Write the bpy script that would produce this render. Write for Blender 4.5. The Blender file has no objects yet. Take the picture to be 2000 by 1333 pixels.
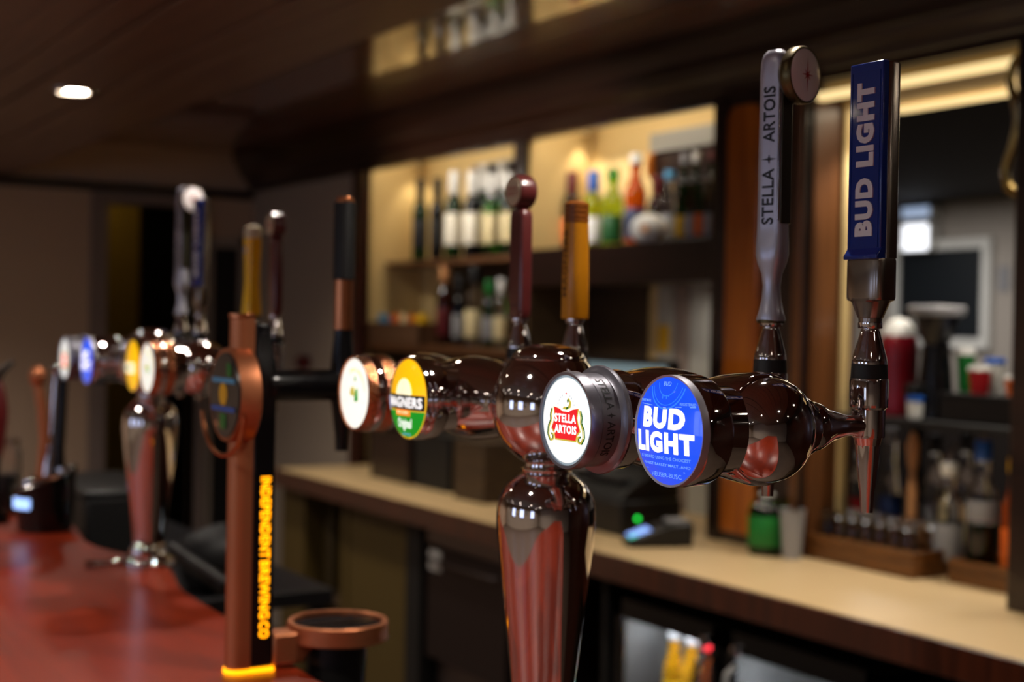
import bpy, bmesh, math, random
from mathutils import Vector, Matrix
from mathutils.geometry import tessellate_polygon
random.seed(7)
R = math.radians
PI = math.pi
scene = bpy.context.scene
COL = scene.collection

# ------------------------------------------------------------------ camera, world, exposure
FPX = 2000 * 50 / 36
CAM = Vector((0, 0, 1.535))
CROT = Matrix.Rotation(R(-31), 3, 'Z') @ Matrix.Rotation(R(90 - 0.71), 3, 'X') @ Matrix.Rotation(R(1.0), 3, 'Z')
cd = bpy.data.cameras.new('camera'); cam = bpy.data.objects.new('camera', cd); COL.objects.link(cam)
cd.lens = 50; cd.sensor_width = 36; cd.clip_start = .05
cam.matrix_world = Matrix.Translation(CAM) @ CROT.to_4x4()
cd.dof.use_dof = True; cd.dof.focus_distance = 1.20; cd.dof.aperture_fstop = 4.0; cd.dof.aperture_blades = 0
scene.camera = cam
scene.view_settings.view_transform = 'Standard'
scene.view_settings.look = 'None'
scene.view_settings.gamma = 1
scene.view_settings.exposure = 0.0
scene.view_settings.use_curve_mapping = False
scene.cycles.use_denoising = True
scene.cycles.max_bounces = 10
scene.cycles.transmission_bounces = 8
scene.cycles.glossy_bounces = 6
scene.cycles.sample_clamp_indirect = 6
scene.cycles.caustics_reflective = False
scene.cycles.caustics_refractive = False
w = bpy.data.worlds.new('world'); scene.world = w; w.use_nodes = True
w.node_tree.nodes['Background'].inputs[0].default_value = (.5, .55, .7, 1)
w.node_tree.nodes['Background'].inputs[1].default_value = 0.02

def lamp(name, kind, loc, energy, color=(1, 1, 1), rot=(0, 0, 0), size=.1, sy=None, spot=120, blend=.6, parent=None, spread=None):
    d = bpy.data.lights.new(name, kind); d.energy = energy; d.color = color
    if kind == 'AREA':
        d.size = size
        if sy: d.shape = 'RECTANGLE'; d.size_y = sy
        if spread: d.spread = R(spread)
    elif kind == 'SPOT':
        d.spot_size = R(spot); d.spot_blend = blend; d.shadow_soft_size = size
    else: d.shadow_soft_size = size
    o = bpy.data.objects.new(name, d); COL.objects.link(o); o.location = loc; o.rotation_euler = rot
    if parent: o.parent = parent
    return o
ZC, XC, ZH = 2.2, 1.435, 2.39      # canopy underside, its edge, high ceiling
CANOPY_LAMPS = [(1.045, 5.8), (.1, 5.8), (1.045, 4.28), (1.045, 2.7), (1.045, 1.2), (1.045, -.3), (1.045, -1.8), (.1, 4.28), (.1, 2.7), (.1, 1.2), (.1, -.3)]  # far spot of the second row is added to brighten the far wall
AISLE_FILLS = [(2.05, -1.4), (2.05, 0)]  # unseen spots added to brighten the badge on the silver handle
ROOM_LAMPS = [(x, y) for x in (-1.2, -2.4, -3.6) for y in (-1.8, 0, 1.8, 3.6, 5.6)]

def ray(px, py): return CROT @ Vector(((px - 1000) / FPX, -(py - 666.5) / FPX, -1))
def at(px, py, X=None, Y=None, Z=None):      # the point of a real plane seen at that spot
    d = ray(px, py)
    t = (X - CAM.x) / d.x if X is not None else (Y - CAM.y) / d.y if Y is not None else (Z - CAM.z) / d.z
    return CAM + t * d
def depth(p): return -(CROT.transposed() @ (Vector(p) - CAM)).z

# ------------------------------------------------------------------ materials
def lin(h):
    h = h.lstrip('#'); out = []
    for i in (0, 2, 4):
        c = int(h[i:i + 2], 16) / 255
        out.append(c / 12.92 if c <= .04045 else ((c + .055) / 1.055) ** 2.4)
    return (*out, 1)
def mat(name, col, rough=.5, metal=0, spec=.5, coat=0, trans=0, ior=1.45, emit=None, es=0, bump=0, bscale=60, var=0, vscale=8, coat_rough=.05):
    m = bpy.data.materials.new(name); m.use_nodes = True
    nt = m.node_tree; b = nt.nodes['Principled BSDF']
    c = lin(col) if isinstance(col, str) else col
    b.inputs['Base Color'].default_value = c
    b.inputs['Roughness'].default_value = rough
    b.inputs['Metallic'].default_value = metal
    b.inputs['Specular IOR Level'].default_value = spec
    b.inputs['IOR'].default_value = ior
    b.inputs['Coat Weight'].default_value = coat
    b.inputs['Coat Roughness'].default_value = coat_rough
    b.inputs['Transmission Weight'].default_value = trans
    if emit:
        b.inputs['Emission Color'].default_value = lin(emit); b.inputs['Emission Strength'].default_value = es
    if bump or var:
        tc = nt.nodes.new('ShaderNodeTexCoord'); n = nt.nodes.new('ShaderNodeTexNoise')
        n.inputs['Scale'].default_value = bscale; n.inputs['Detail'].default_value = 3
        nt.links.new(tc.outputs['Object'], n.inputs['Vector'])
        if bump:
            bp = nt.nodes.new('ShaderNodeBump'); bp.inputs['Strength'].default_value = bump; bp.inputs['Distance'].default_value = .002
            nt.links.new(n.outputs['Fac'], bp.inputs['Height']); nt.links.new(bp.outputs['Normal'], b.inputs['Normal'])
        if var:
            n2 = nt.nodes.new('ShaderNodeTexNoise'); n2.inputs['Scale'].default_value = vscale
            nt.links.new(tc.outputs['Object'], n2.inputs['Vector'])
            hs = nt.nodes.new('ShaderNodeHueSaturation'); hs.inputs['Color'].default_value = c
            mr = nt.nodes.new('ShaderNodeMapRange'); mr.inputs['To Min'].default_value = 1 - var; mr.inputs['To Max'].default_value = 1 + var
            nt.links.new(n2.outputs['Fac'], mr.inputs['Value']); nt.links.new(mr.outputs['Result'], hs.inputs['Value'])
            nt.links.new(hs.outputs['Color'], b.inputs['Base Color'])
    return m
def wood(name, c1, c2, rough=.3, coat=.3, scale=(14, 1.2, 14), coat_rough=.1, bump=.15, dist=2.5):
    m = bpy.data.materials.new(name); m.use_nodes = True
    nt = m.node_tree; b = nt.nodes['Principled BSDF']; N = nt.nodes.new; L = nt.links.new
    tc = N('ShaderNodeTexCoord'); mp = N('ShaderNodeMapping'); mp.inputs['Scale'].default_value = scale
    L(tc.outputs['Object'], mp.inputs['Vector'])
    n = N('ShaderNodeTexNoise'); n.inputs['Scale'].default_value = 1; n.inputs['Detail'].default_value = 8; n.inputs['Roughness'].default_value = .6
    n.inputs['Distortion'].default_value = dist
    L(mp.outputs['Vector'], n.inputs['Vector'])
    cr = N('ShaderNodeValToRGB'); cr.color_ramp.elements[0].color = lin(c1); cr.color_ramp.elements[1].color = lin(c2)
    cr.color_ramp.elements[0].position = .32; cr.color_ramp.elements[1].position = .7
    L(n.outputs['Fac'], cr.inputs['Fac']); L(cr.outputs['Color'], b.inputs['Base Color'])
    bp = N('ShaderNodeBump'); bp.inputs['Strength'].default_value = bump; bp.inputs['Distance'].default_value = .001
    L(n.outputs['Fac'], bp.inputs['Height']); L(bp.outputs['Normal'], b.inputs['Normal'])
    b.inputs['Roughness'].default_value = rough; b.inputs['Coat Weight'].default_value = coat; b.inputs['Coat Roughness'].default_value = coat_rough
    return m
M = {}
def D(k, *a, **kw): M[k] = mat(k, *a, **kw)
D('chrome', '#d2cccc', .045, 1); D('chrome_worn', '#b0a8a8', .14, 1); D('nickel', '#8f857c', .25, 1)
D('silver', '#bcbcc8', .32, .5); D('gold_metal', '#a58a4c', .3, 1); D('dull_gold', '#5e5236', .35, .9); D('dark_bronze', '#48463a', .35, .8); D('lens_metal', '#8c8c98', .3, .7); D('copper', '#c07a52', .28, 1, bump=.05, bscale=90)
D('copper_dull', '#b8744f', .42, .85); D('copper_hammered', '#d08a64', .16, 1, bump=1.0, bscale=260)
D('black_gloss', '#08080a', .22); D('black_matt', '#0b0b0d', .6); D('black_plastic', '#101012', .35); D('graphite', '#1c1c20', .3)
D('rubber', '#060607', .55)
D('matt_umber', '#1a100c', .8); D('lens_white', '#e8ecec', .25, coat=1, emit='#f4f6f4', es=.95)
D('lens_cream', '#f2f2e4', .25, coat=1, emit='#fbfaf0', es=1.0)
D('lens_blue', '#0a2fb4', .25, coat=1, emit='#1450ee', es=1.05)
D('lens_yellow', '#f2b705', .25, coat=1, emit='#f8bd08', es=.95)
D('print_white', '#ffffff', .4, emit='#ffffff', es=1.0); D('print_pale', '#9cc4ff', .4, emit='#5c9cf4', es=.8)
D('print_skyblue', '#2f79e8', .4, emit='#2f79ee', es=.85)
D('print_red', '#d0141c', .4, emit='#e02028', es=.85); D('print_green', '#0c8a1e', .4, emit='#119a24', es=.7)
D('print_dkgreen', '#0f5a1c', .4, emit='#12601c', es=.6); D('print_black', '#141410', .4, emit='#1a1a12', es=.3)
D('print_gold', '#b9b040', .4, emit='#c4b64a', es=.75); D('print_cream', '#fff2c0', .4, emit='#fff4c8', es=.95)
D('print_orange', '#f07818', .4, emit='#f48a28', es=.9); D('print_paleyellow', '#ffe890', .4, emit='#ffe070', es=.95)
D('print_grey', '#8a9aa6', .4, emit='#9fb0b8', es=.7)
D('amber_light', '#ff9a00', .4, emit='#ff9c08', es=2.6)
D('blue_light', '#90b8ff', .4, emit='#9cc0ff', es=1.6)
D('ink', '#1a1c22', .5); D('ink_red', '#b01824', .5); D('ink_brown', '#5a3410', .6)
D('badge_white', '#e8e0e0', .25, coat=.6); D('badge_cream', '#d8c8a4', .3, coat=.4)
D('blue_paint', '#0b2f86', .22, coat=.8); D('letter_silver', '#eceaec', .3, .1)
D('amber_paint', '#c8800c', .38, coat=.2, var=.1); D('yellow_paint', '#ffc400', .4, coat=.2); D('amber_dark', '#8a4a0a', .45); D('groove_brown', '#5a2c08', .5)
D('brown_paint', '#5c2424', .3, coat=.5, coat_rough=.15, var=.15, vscale=40)
D('glass_shot', '#ffffff', .05, trans=1, ior=1.5); D('mixer_red', '#7c0c1e', .3); D('glass', '#ffffff', .0, trans=1, ior=1.45); D('glass_green', '#3a9a1c', .02, trans=1, ior=1.45); D('glass_dkgreen', '#0c3a14', .05, trans=.8, ior=1.45)
D('glass_backlit', '#c0ec3a', .02, trans=1, ior=1.4); D('glass_amber', '#c05a10', .02, trans=1, ior=1.4); D('glass_brown', '#4a1c06', .05, trans=.8, ior=1.45)  # lime tint paints in the light shining through green bottles
D('glass_black', '#04060a', .08); D('spirit_orange', '#c8540c', .05, trans=.6, ior=1.35); D('liquid_green', '#1f7a10', .05, trans=.3, ior=1.35)
D('spirit_gold', '#d89818', .05, trans=.7, ior=1.35)
for k, c in dict(paper='#e2dccb', white='#dcdcd8', red='#a81420', dkred='#5a0c12', blue='#1c56b0', navy='#0f2450', sky='#4a9ac8', green='#12702a', dkgreen='#0d4a1c', orange='#d8641c', yellow='#d8a818', purple='#3a2c66', grey='#8c8c90', peach='#d89a64', cream='#d8c89a').items(): D('p_' + k, c, .45)
D('wall_beige', '#c8ac92', .85, bump=.08, bscale=300, var=.05, vscale=1.5); D('wall_olive', '#7d6a24', .8, var=.08)
D('wall_grey', '#a89b8c', .85, var=.06, vscale=2); D('trim_white', '#8a7a72', .5); D('wall_cream', '#d4c4a0', .8, var=.03, vscale=3)
D('alcove_cream', '#e0c488', .65, var=.03, vscale=3); D('soffit_cream', '#c8b07c', .4); D('pale_reflection', '#a4a39c', .5); D('ceiling_pale', '#8a8378', .9)
D('mirror', '#d8d4d0', .02, 1); D('board_black', '#141a20', .5); D('laminate', '#b9a079', .42, var=.06, vscale=5, bump=.03)
D('steel', '#6c6260', .35, .9); D('steel_dark', '#3a3030', .4, .8); D('floor_dark', '#54453a', .6, var=.2, vscale=2)
D('olive_panel', '#4c3c14', .6, var=.08); D('wicker', '#5a3c24', .8, bump=1, bscale=140); D('screen_glare', '#88a4b0', .3, emit='#7d98a4', es=.35)
D('screen_blue', '#7fa0ff', .3, emit='#8fb0ff', es=1.0); D('led_green', '#20ff60', .3, emit='#10e040', es=2.5); D('screen_teal', '#20c0a0', .3, emit='#20c8a8', es=.9)
D('lamp_glow', '#fff4e4', .4, emit='#fff1dc', es=60); D('lamp_glow2', '#ffffff', .4, emit='#f2f6ff', es=1.8); D('lamp_glow3', '#ffffff', .4, emit='#a8c4ec', es=.6); D('lounge_pale', '#a8a098', .8); D('slot_glow', '#ffe6b0', .4, emit='#ffdf9c', es=1.1); D('window_glow', '#b8c8e8', .4, emit='#aebfe6', es=3.5)
D('fridge_glow', '#c8d4d8', .4, emit='#ccd8dc', es=1.5)
M['mahogany'] = wood('mahogany', '#2c1008', '#4a2010', .3, .4, (12, 12, 1.2))
M['mahogany_bar'] = wood('mahogany_bar', '#84260c', '#982f10', .36, .32, (9, 1.0, 9), coat_rough=.22, bump=.05)
M['mahogany_long'] = wood('mahogany_long', '#1c0c06', '#2c140a', .32, .35, (14, .8, 14), coat_rough=.12)
M['orange_wood'] = wood('orange_wood', '#8c420a', '#c8741e', .3, .5, (14, 14, .9))
M['ceiling_board'] = wood('ceiling_board', '#5c2c1a', '#723c28', .3, 1, (10, .7, 10), coat_rough=.05, bump=.1)
M['ceiling_board'].node_tree.nodes['Principled BSDF'].inputs['Coat IOR'].default_value = 1.9
M['canopy_board'] = wood('canopy_board', '#6a4a40', '#80604f', .45, .35, (10, .7, 10), coat_rough=.25, bump=.1)
M['reveal_wood'] = wood('reveal_wood', '#4c2c14', '#6c4220', .4, .2, (14, 14, .9))
M['tray_wood'] = wood('tray_wood', '#4a2a0c', '#7a4c1c', .5, .1, (18, 2, 18))
M['dark_wood'] = wood('dark_wood', '#140805', '#24100a', .35, .3, (12, 1.4, 12))
M['shelf_wood'] = wood('shelf_wood', '#4a2c16', '#6c4424', .45, .2, (12, 1.4, 12))
M['oldwood'] = wood('oldwood', '#302010', '#42301a', .6, .1, (12, 1.4, 12))

# ------------------------------------------------------------------ mesh helpers
class MB:
    def __init__(s): s.v = []; s.f = []
    def add(s, vs, fs):
        n = len(s.v); s.v += [tuple(v) for v in vs]; s.f += [tuple(i + n for i in f) for f in fs]; return s
    def box(s, x0, x1, y0, y1, z0, z1):
        vs = [(x, y, z) for x in (x0, x1) for y in (y0, y1) for z in (z0, z1)]
        return s.add(vs, [(0, 1, 3, 2), (4, 6, 7, 5), (0, 4, 5, 1), (2, 3, 7, 6), (0, 2, 6, 4), (1, 5, 7, 3)])
    def rings(s, rings, cap=(True, True), close=False):
        n = len(rings[0]); vs = [p for r in rings for p in r]; fs = []
        k = len(rings)
        for i in range(k if close else k - 1):
            a, b = i * n, ((i + 1) % k) * n
            for j in range(n):
                j2 = (j + 1) % n; fs.append((a + j, a + j2, b + j2, b + j))
        if not close:
            if cap[0]: fs.append(tuple(reversed(range(n))))
            if cap[1]: fs.append(tuple(range((k - 1) * n, k * n)))
        return s.add(vs, fs)
    def lathe(s, prof, o=(0, 0, 0), axis='Z', seg=32, sx=1, sy=1, cap=(True, True)):
        o = Vector(o); rr = []
        for r, h in prof:
            r = max(r, 1e-5); ring = []
            for j in range(seg):
                a = 2 * PI * j / seg; c, d = r * sx * math.cos(a), r * sy * math.sin(a)
                p = (c, d, h) if axis == 'Z' else (h, c, d) if axis == 'X' else (d, h, c)
                ring.append(o + Vector(p))
            rr.append(ring)
        return s.rings(rr, cap)
    def tube(s, pts, r, seg=12, close=False):
        pts = [Vector(p) for p in pts]; rr = []; n = len(pts)
        for i, p in enumerate(pts):
            a = pts[(i - 1) % n] if (i or close) else p; b = pts[(i + 1) % n] if (i < n - 1 or close) else p
            t = (b - a).normalized(); u = t.orthogonal().normalized() if i == 0 else (u - t * u.dot(t)).normalized(); q = t.cross(u)
            ri = r[i] if isinstance(r, (list, tuple)) else r
            rr.append([p + ri * (math.cos(2 * PI * j / seg) * u + math.sin(2 * PI * j / seg) * q) for j in range(seg)])
        return s.rings(rr, close=close)
    def prism(s, poly, h0, h1, axis='Z'):
        f = {'Z': lambda a, b, h: (a, b, h), 'X': lambda a, b, h: (h, a, b), 'Y': lambda a, b, h: (a, h, b)}[axis]
        return s.rings([[Vector(f(a, b, h0)) for a, b in poly], [Vector(f(a, b, h1)) for a, b in poly]])
    def build(s, name, m, parent=None, loc=None, smooth=True, bevel=0, angle=35):
        me = bpy.data.meshes.new(name); me.from_pydata(s.v, [], s.f)
        bm = bmesh.new(); bm.from_mesh(me); bmesh.ops.recalc_face_normals(bm, faces=bm.faces); bm.to_mesh(me); bm.free()
        me.materials.append(M[m])
        if smooth:
            me.polygons.foreach_set('use_smooth', [True] * len(me.polygons)); me.set_sharp_from_angle(angle=R(angle))
        o = bpy.data.objects.new(name, me); COL.objects.link(o)
        if parent: o.parent = parent
        if loc is not None: o.location = loc
        if bevel:
            bv = o.modifiers.new('bevel', 'BEVEL'); bv.width = bevel; bv.segments = 2; bv.limit_method = 'ANGLE'
        return o
def box(name, m, x0, x1, y0, y1, z0, z1, parent=None, bevel=0): return MB().box(x0, x1, y0, y1, z0, z1).build(name, m, parent, bevel=bevel)
def tag(o, label=None, cat=None, group=None, kind=None):
    if label: o['label'] = label
    if cat: o['category'] = cat
    if group: o['group'] = group
    if kind: o['kind'] = kind
    return o
def thing(name, label, cat, loc=(0, 0, 0), rz=0, group=None):
    o = bpy.data.objects.new(name, None); COL.objects.link(o); o.location = loc; o.rotation_euler = (0, 0, rz)
    o.empty_display_size = .05
    return tag(o, label, cat, group)
def struct(o): o['kind'] = 'structure'; return o
def copy_tree(o, parent=None):
    c = o.copy(); COL.objects.link(c); c.parent = parent
    for ch in list(o.children): copy_tree(ch, c)
    return c
def circ(r, n=40, c=(0, 0), a0=0, a1=360, ry=None):
    full = abs(a1 - a0) >= 360
    return [(c[0] + r * math.cos(R(a0 + (a1 - a0) * i / (n if full else n - 1))), c[1] + (ry or r) * math.sin(R(a0 + (a1 - a0) * i / (n if full else n - 1)))) for i in range(n)]
def ringband(r0, r1, a0=0, a1=360, n=48, c=(0, 0)):
    fs = []
    for i in range(n):
        p, q = R(a0 + (a1 - a0) * i / n), R(a0 + (a1 - a0) * (i + 1) / n)
        fs.append([(c[0] + r * math.cos(t), c[1] + r * math.sin(t)) for r, t in ((r0, p), (r1, p), (r1, q), (r0, q))])
    return fs
_tc = {}
def text2d(txt, bold=0.0):
    k = (txt, bold)
    if k not in _tc:
        cu = bpy.data.curves.new('t', 'FONT'); cu.body = txt; cu.size = 1; cu.offset = bold; cu.space_character = 1 + bold * 2.6; cu.resolution_u = 3
        o = bpy.data.objects.new('t', cu); COL.objects.link(o); bpy.context.view_layer.update()
        me = o.evaluated_get(bpy.context.evaluated_depsgraph_get()).to_mesh()
        vs = [(v.co.x, v.co.y) for v in me.vertices]; fs = [tuple(p.vertices) for p in me.polygons]
        o.to_mesh_clear(); bpy.data.objects.remove(o); bpy.data.curves.remove(cu)
        xs = [v[0] for v in vs]; ys = [v[1] for v in vs]
        _tc[k] = ([((v[0] - min(xs)) / (max(xs) - min(xs)), (v[1] - min(ys)) / (max(ys) - min(ys))) for v in vs], fs)
    return _tc[k]
def text(name, txt, m, fn, u0, v0, wd, ht, parent, bold=.0, shear=0):
    vs, fs = text2d(txt, bold); b = MB()
    b.add([fn(u0 + x * wd + shear * y, v0 + y * ht) for x, y in vs], fs)
    me = bpy.data.meshes.new(name); me.from_pydata(b.v, [], b.f); me.materials.append(M[m])
    o = bpy.data.objects.new(name, me); COL.objects.link(o); o.parent = parent; return o
def decal(name, polys, m, fn, parent):
    b = MB()
    for pl in polys:
        if len(pl) <= 4: b.add([fn(*p) for p in pl], [tuple(range(len(pl)))])
        else: b.add([fn(*p) for p in pl], [tuple(t) for t in tessellate_polygon([[Vector((*p, 0)) for p in pl]])])
    me = bpy.data.meshes.new(name); me.from_pydata(b.v, [], b.f); me.materials.append(M[m])
    o = bpy.data.objects.new(name, me); COL.objects.link(o); o.parent = parent; return o
def smooth(ctrl, n=6):      # Catmull-Rom through (r, h) points
    out = []; k = len(ctrl)
    for i in range(k - 1):
        p0, p1, p2, p3 = ctrl[max(i - 1, 0)], ctrl[i], ctrl[i + 1], ctrl[min(i + 2, k - 1)]
        for j in range(n):
            t = j / n
            out.append(tuple(.5 * ((2 * p1[a]) + (-p0[a] + p2[a]) * t + (2 * p0[a] - 5 * p1[a] + 4 * p2[a] - p3[a]) * t * t + (-p0[a] + 3 * p1[a] - 3 * p2[a] + p3[a]) * t ** 3) for a in (0, 1)))
    out.append(tuple(ctrl[-1])); return out

# ------------------------------------------------------------------ room shell
YF, YN, XL, XR = 7.06, -3.6, -4.6, 2.65
XB = 2.93                                   # back plane of the niches
XM = 2.99                                   # mirror plane
fl = struct(box('floor', 'floor_dark', XL, 3.1, YN, 8.6, -.05, 0))
def planks(root, m, x0, x1, z0, z1, y0, y1, wd):
    n = round((x1 - x0) / wd); wd = (x1 - x0) / n
    me = None
    for i in range(n):
        if me is None:
            o = box('plank', m, 0, wd - .0025, y0, y1, z0, z1, root, bevel=.0025); me = o.data
        else:
            o = bpy.data.objects.new('plank', me); COL.objects.link(o); o.parent = root
            bv = o.modifiers.new('bevel', 'BEVEL'); bv.width = .0025; bv.segments = 2; bv.limit_method = 'ANGLE'
        o.location = (x0 + i * wd, 0, 0); o.rotation_euler = (0, R(random.uniform(-.25, .25)), 0)
ce = struct(box('ceiling', 'dark_wood', XC, XR + .4, YN, YF, ZH + .012, ZH + .05)); planks(ce, 'ceiling_board', XC + .002, XR, ZH, ZH + .012, YN, YF, .1)
cn = struct(MB().box(-.6, XC, YN, YF, ZC + .014, 2.72).build('trim_1', 'dark_wood')); planks(cn, 'canopy_board', -.6, XC - .001, ZC, ZC + .014, YN, YF, .1)
struct(box('ceiling_room', 'ceiling_pale', XL, -.6, YN, YF, 2.70, 2.75))
# far wall with a doorway
dl, dr, dt = 1.90, 2.36, 2.095
wf = MB().box(XL, dl, YF, YF + .12, 0, 2.75).box(dr, XR + .4, YF, YF + .12, 0, 2.75).box(dl, dr, YF, YF + .12, dt, 2.75)
wf = struct(wf.build('wall_far', 'wall_beige', smooth=False))
struct(box('trim_2', 'dark_wood', XL, XR, YF - .035, YF, 2.150, 2.192, bevel=.006))
d1 = struct(MB().box(dl - .085, dl, YF - .02, YF + .12, 0, dt).box(dr, dr + .06, YF - .02, YF + .12, 0, dt).box(dl - .085, dr + .06, YF - .02, YF + .12, dt, dt + .07).build('door_1', 'trim_white', bevel=.004))
struct(box('wall_corridor', 'wall_olive', 1.2, 2.22, YF + .55, YF + .62, 0, 2.5)); struct(box('wall_corridor_end', 'black_matt', 2.0, 3.4, YF + 1.4, YF + 1.5, 0, 2.5))
struct(box('ceiling_corridor', 'wall_olive', 1.0, 3.4, YF + .12, YF + 1.5, 2.45, 2.5)); struct(box('wall_corridor_left', 'wall_olive', 1.0, 1.08, YF + .12, YF + 1.5, 0, 2.5)); struct(box('wall_corridor_right', 'black_matt', 3.3, 3.4, YF + .12, YF + 1.5, 0, 2.5))
lamp('corridor_light', 'POINT', (1.75, YF + .30, 2.3), 1.6, (1, .75, .3), size=.05)
d2 = struct(MB().box(2.40, 2.44, YF - .02, YF, 0, 1.95).box(2.575, 2.61, YF - .02, YF, 0, 1.95).box(2.40, 2.61, YF - .02, YF, 1.90, 1.95).build('door_2', 'wall_grey', bevel=.003))
box('door_panel', 'black_matt', 2.44, 2.575, YF - .012, YF - .002, .05, 1.90, d2)
struct(box('wall_left', 'wall_grey', XL - .1, XL, YN, YF, 0, 2.75)); struct(box('wall_near', 'wall_grey', XL, 3.3, YN - .1, YN, 0, 2.75))
struct(box('wall_right', 'wall_grey', XR, XR + .1, 5.76, YF, 0, 2.192))
YA1, YP1, YA2, YP2, YP3, YMR = 5.675, (4.381, 4.328), 4.328, (3.248, 3.202), (3.202, 2.865), 1.0
struct(MB().box(3.0, 3.1, YN, 1.0, 0, 2.75).box(3.0, 3.1, 3.19, 9.5, 0, 2.75).box(3.0, 3.1, 1.0, 3.19, 0, .9).box(3.0, 3.1, 1.0, 3.19, 2.17, 2.75).build('wall_back', 'wall_cream', smooth=False)); struct(box('wall_right_near', 'mahogany', XR, 3.0, YN, 1.0, 0, 2.19))
# niches of the back bar: cream lining
nb = MB().box(XB, XB + .06, 3.20, YA1 + .02, .92, 2.385)
nb.box(XR + .012, XB, YA1, YA1 + .02, .92, 2.385).box(XR + .012, XB, YA2 + .001, YA2 + .02, .92, 2.385).box(XR + .012, XB, YP1[0] - .02, YP1[0] - .001, .92, 2.385).box(XR + .012, XB, YP2[0] - .02, YP2[0] - .001, .92, 2.385)
nb.box(XR + .03, XB + .06, YP2[1], YA1 + .02, 2.375, 2.39)
struct(nb.build('wall_niches', 'alcove_cream', smooth=False))
struct(MB().box(XR - .025, XR + .012, YP1[1], YP1[0], .92, 2.192).build('trim_3', 'dark_wood', bevel=.003))
struct(MB().box(XR - .025, XR + .03, YA1, YA1 + .085, 0, 2.192).build('trim_4', 'mahogany', bevel=.004))
struct(MB().box(XR - .03, XR + .012, YP2[1] - .01, YP2[0], .92, 2.192).build('trim_5', 'dark_wood', bevel=.004))
# bulkhead and cornice over the niches
bk = MB().box(XR, XR + .03, YN, YF, 2.188, ZH + .01)
co = [(XR, 2.190), (XR - .012, 2.192), (XR - .014, 2.212), (XR - .030, 2.218), (XR - .034, 2.240), (XR - .060, 2.262), (XR - .064, 2.280), (XR - .078, 2.284), (XR - .082, 2.310), (XR - .105, 2.345), (XR - .112, 2.352), (XR - .114, 2.388), (XR, 2.388)]
struct(MB().prism(co, YN, YF, 'Y').build('trim_6', 'mahogany_long', angle=20)); struct(bk.build('trim_7', 'dark_wood', smooth=False))
# orange-brown pillar, arch-topped raised panel; its bright and shaded sides painted as separate woods
pil = struct(MB().box(XR - .02, 2.80, YP3[1], YP3[0] - .012, .92, 2.19).build('trim_8', 'dark_wood', bevel=.004))
def arch(y0, y1, z0, z1, r):
    p = [(y0, z0), (y1, z0)]
    p += [(y1 - r + r * math.cos(R(a)), z1 - r + r * math.sin(R(a))) for a in range(0, 91, 10)] + [(y0 + r + r * math.cos(R(a)), z1 - r + r * math.sin(R(a))) for a in range(90, 181, 10)]
    return p
MB().prism(arch(3.035, 3.182, .95, 2.165, .045), XR - .034, XR - .018, 'X').build('arched_panel', 'orange_wood', pil, bevel=.006)
MB().prism(arch(2.872, 2.905, .95, 2.165, .012), XR - .030, XR - .018, 'X').build('side_panel', 'reveal_wood', pil, bevel=.005)
# serving hatch through to the lounge behind
struct(box('trim_9', 'reveal_wood', XR + .0, 2.80, YP3[1] - .012, YP3[1], .92, 2.17))
struct(MB().box(2.745, 2.775, YP3[1] - .028, YP3[1] - .012, .92, 2.165).build('trim_10', 'soffit_cream', bevel=.006))
struct(box('trim_15', 'mahogany', XM, 3.1, 1.0, 3.18, .90, .935))
struct(MB().box(XR + .03, 3.1, 1.0, 3.18, 2.165, 2.195).build('ceiling_hatch', 'soffit_cream', smooth=False))
s1 = struct(MB().box(XR + .002, XR + .032, 1.0, YP3[1] + .0, 2.146, 2.166).build('trim_11', 'slot_glow', bevel=.003)); s2 = struct(MB().box(XM - .03, XM - .005, 1.0, YP3[1], 2.142, 2.160).build('trim_12', 'slot_glow', bevel=.003))
for y in (2.70, 2.42, 2.1, 1.6): lamp('hatch_fill', 'SPOT', (2.80, y, 2.15), 12, (1, .93, .84), size=.02, spot=100)  # unseen bulbs added to light the recess and make the glasses glint
# the room seen through the hatch
XL2 = 6.5
struct(box('wall_lounge', 'lounge_pale', XL2, XL2 + .1, .5, 9.5, 0, 2.32)); struct(box('ceiling_lounge', 'matt_umber', 3.1, XL2 + .1, .5, 9.5, 2.30, 2.36))
struct(box('baseboard_lounge', 'matt_umber', XL2 - .03, XL2, .6, 9.4, 0, 1.17)); struct(box('floor_lounge', 'floor_dark', 3.1, XL2, .5, 9.5, -.05, .0)); struct(box('wall_lounge_far', 'lounge_pale', 3.1, XL2, 9.4, 9.5, 0, 2.3)); struct(box('wall_lounge_near', 'lounge_pale', 3.1, XL2, .5, .6, 0, 2.3))
lamp('lounge_lamp', 'AREA', (5.2, 5.5, 2.28), 26, (1, .95, .9), size=1.2)
lamp('lounge_lamp', 'AREA', (5.4, 3.6, 2.28), 10, (1, .95, .9), size=1.0)

# lights of the place, with some added fills
fixn = 0
def downlight(x, y, z, e, label, seen=True, glow='lamp_glow'):
    t = thing('ceiling_light', label, 'ceiling light', (x, y, z), group='recessed ceiling spotlights')
    MB().lathe([(.046, .004), (.046, -.004), (.062, -.006), (.073, -.003), (.074, .002)], (0, 0, 0), 'Z', 32, cap=(False, False)).build('trim_ring', 'nickel', t)
    MB().lathe([(.044, .003), (.044, .001), (0, .001)], (0, 0, 0), 'Z', 24).build('glowing_disc', glow, t)
    lamp('spot_bulb', 'SPOT', (0, 0, -.012), e, (1, .90, .80), size=.022, spot=125, blend=.7, parent=t)
for i, (x, y) in enumerate(CANOPY_LAMPS):
    downlight(x, y, ZC - .001, 22 if x > .5 else 18, 'small round recessed spotlight glowing in the dark wooden ceiling above the far font' if (x, y) == (1.045, 4.28) else 'recessed spotlight in the wooden canopy over the bar, outside the picture')
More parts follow.
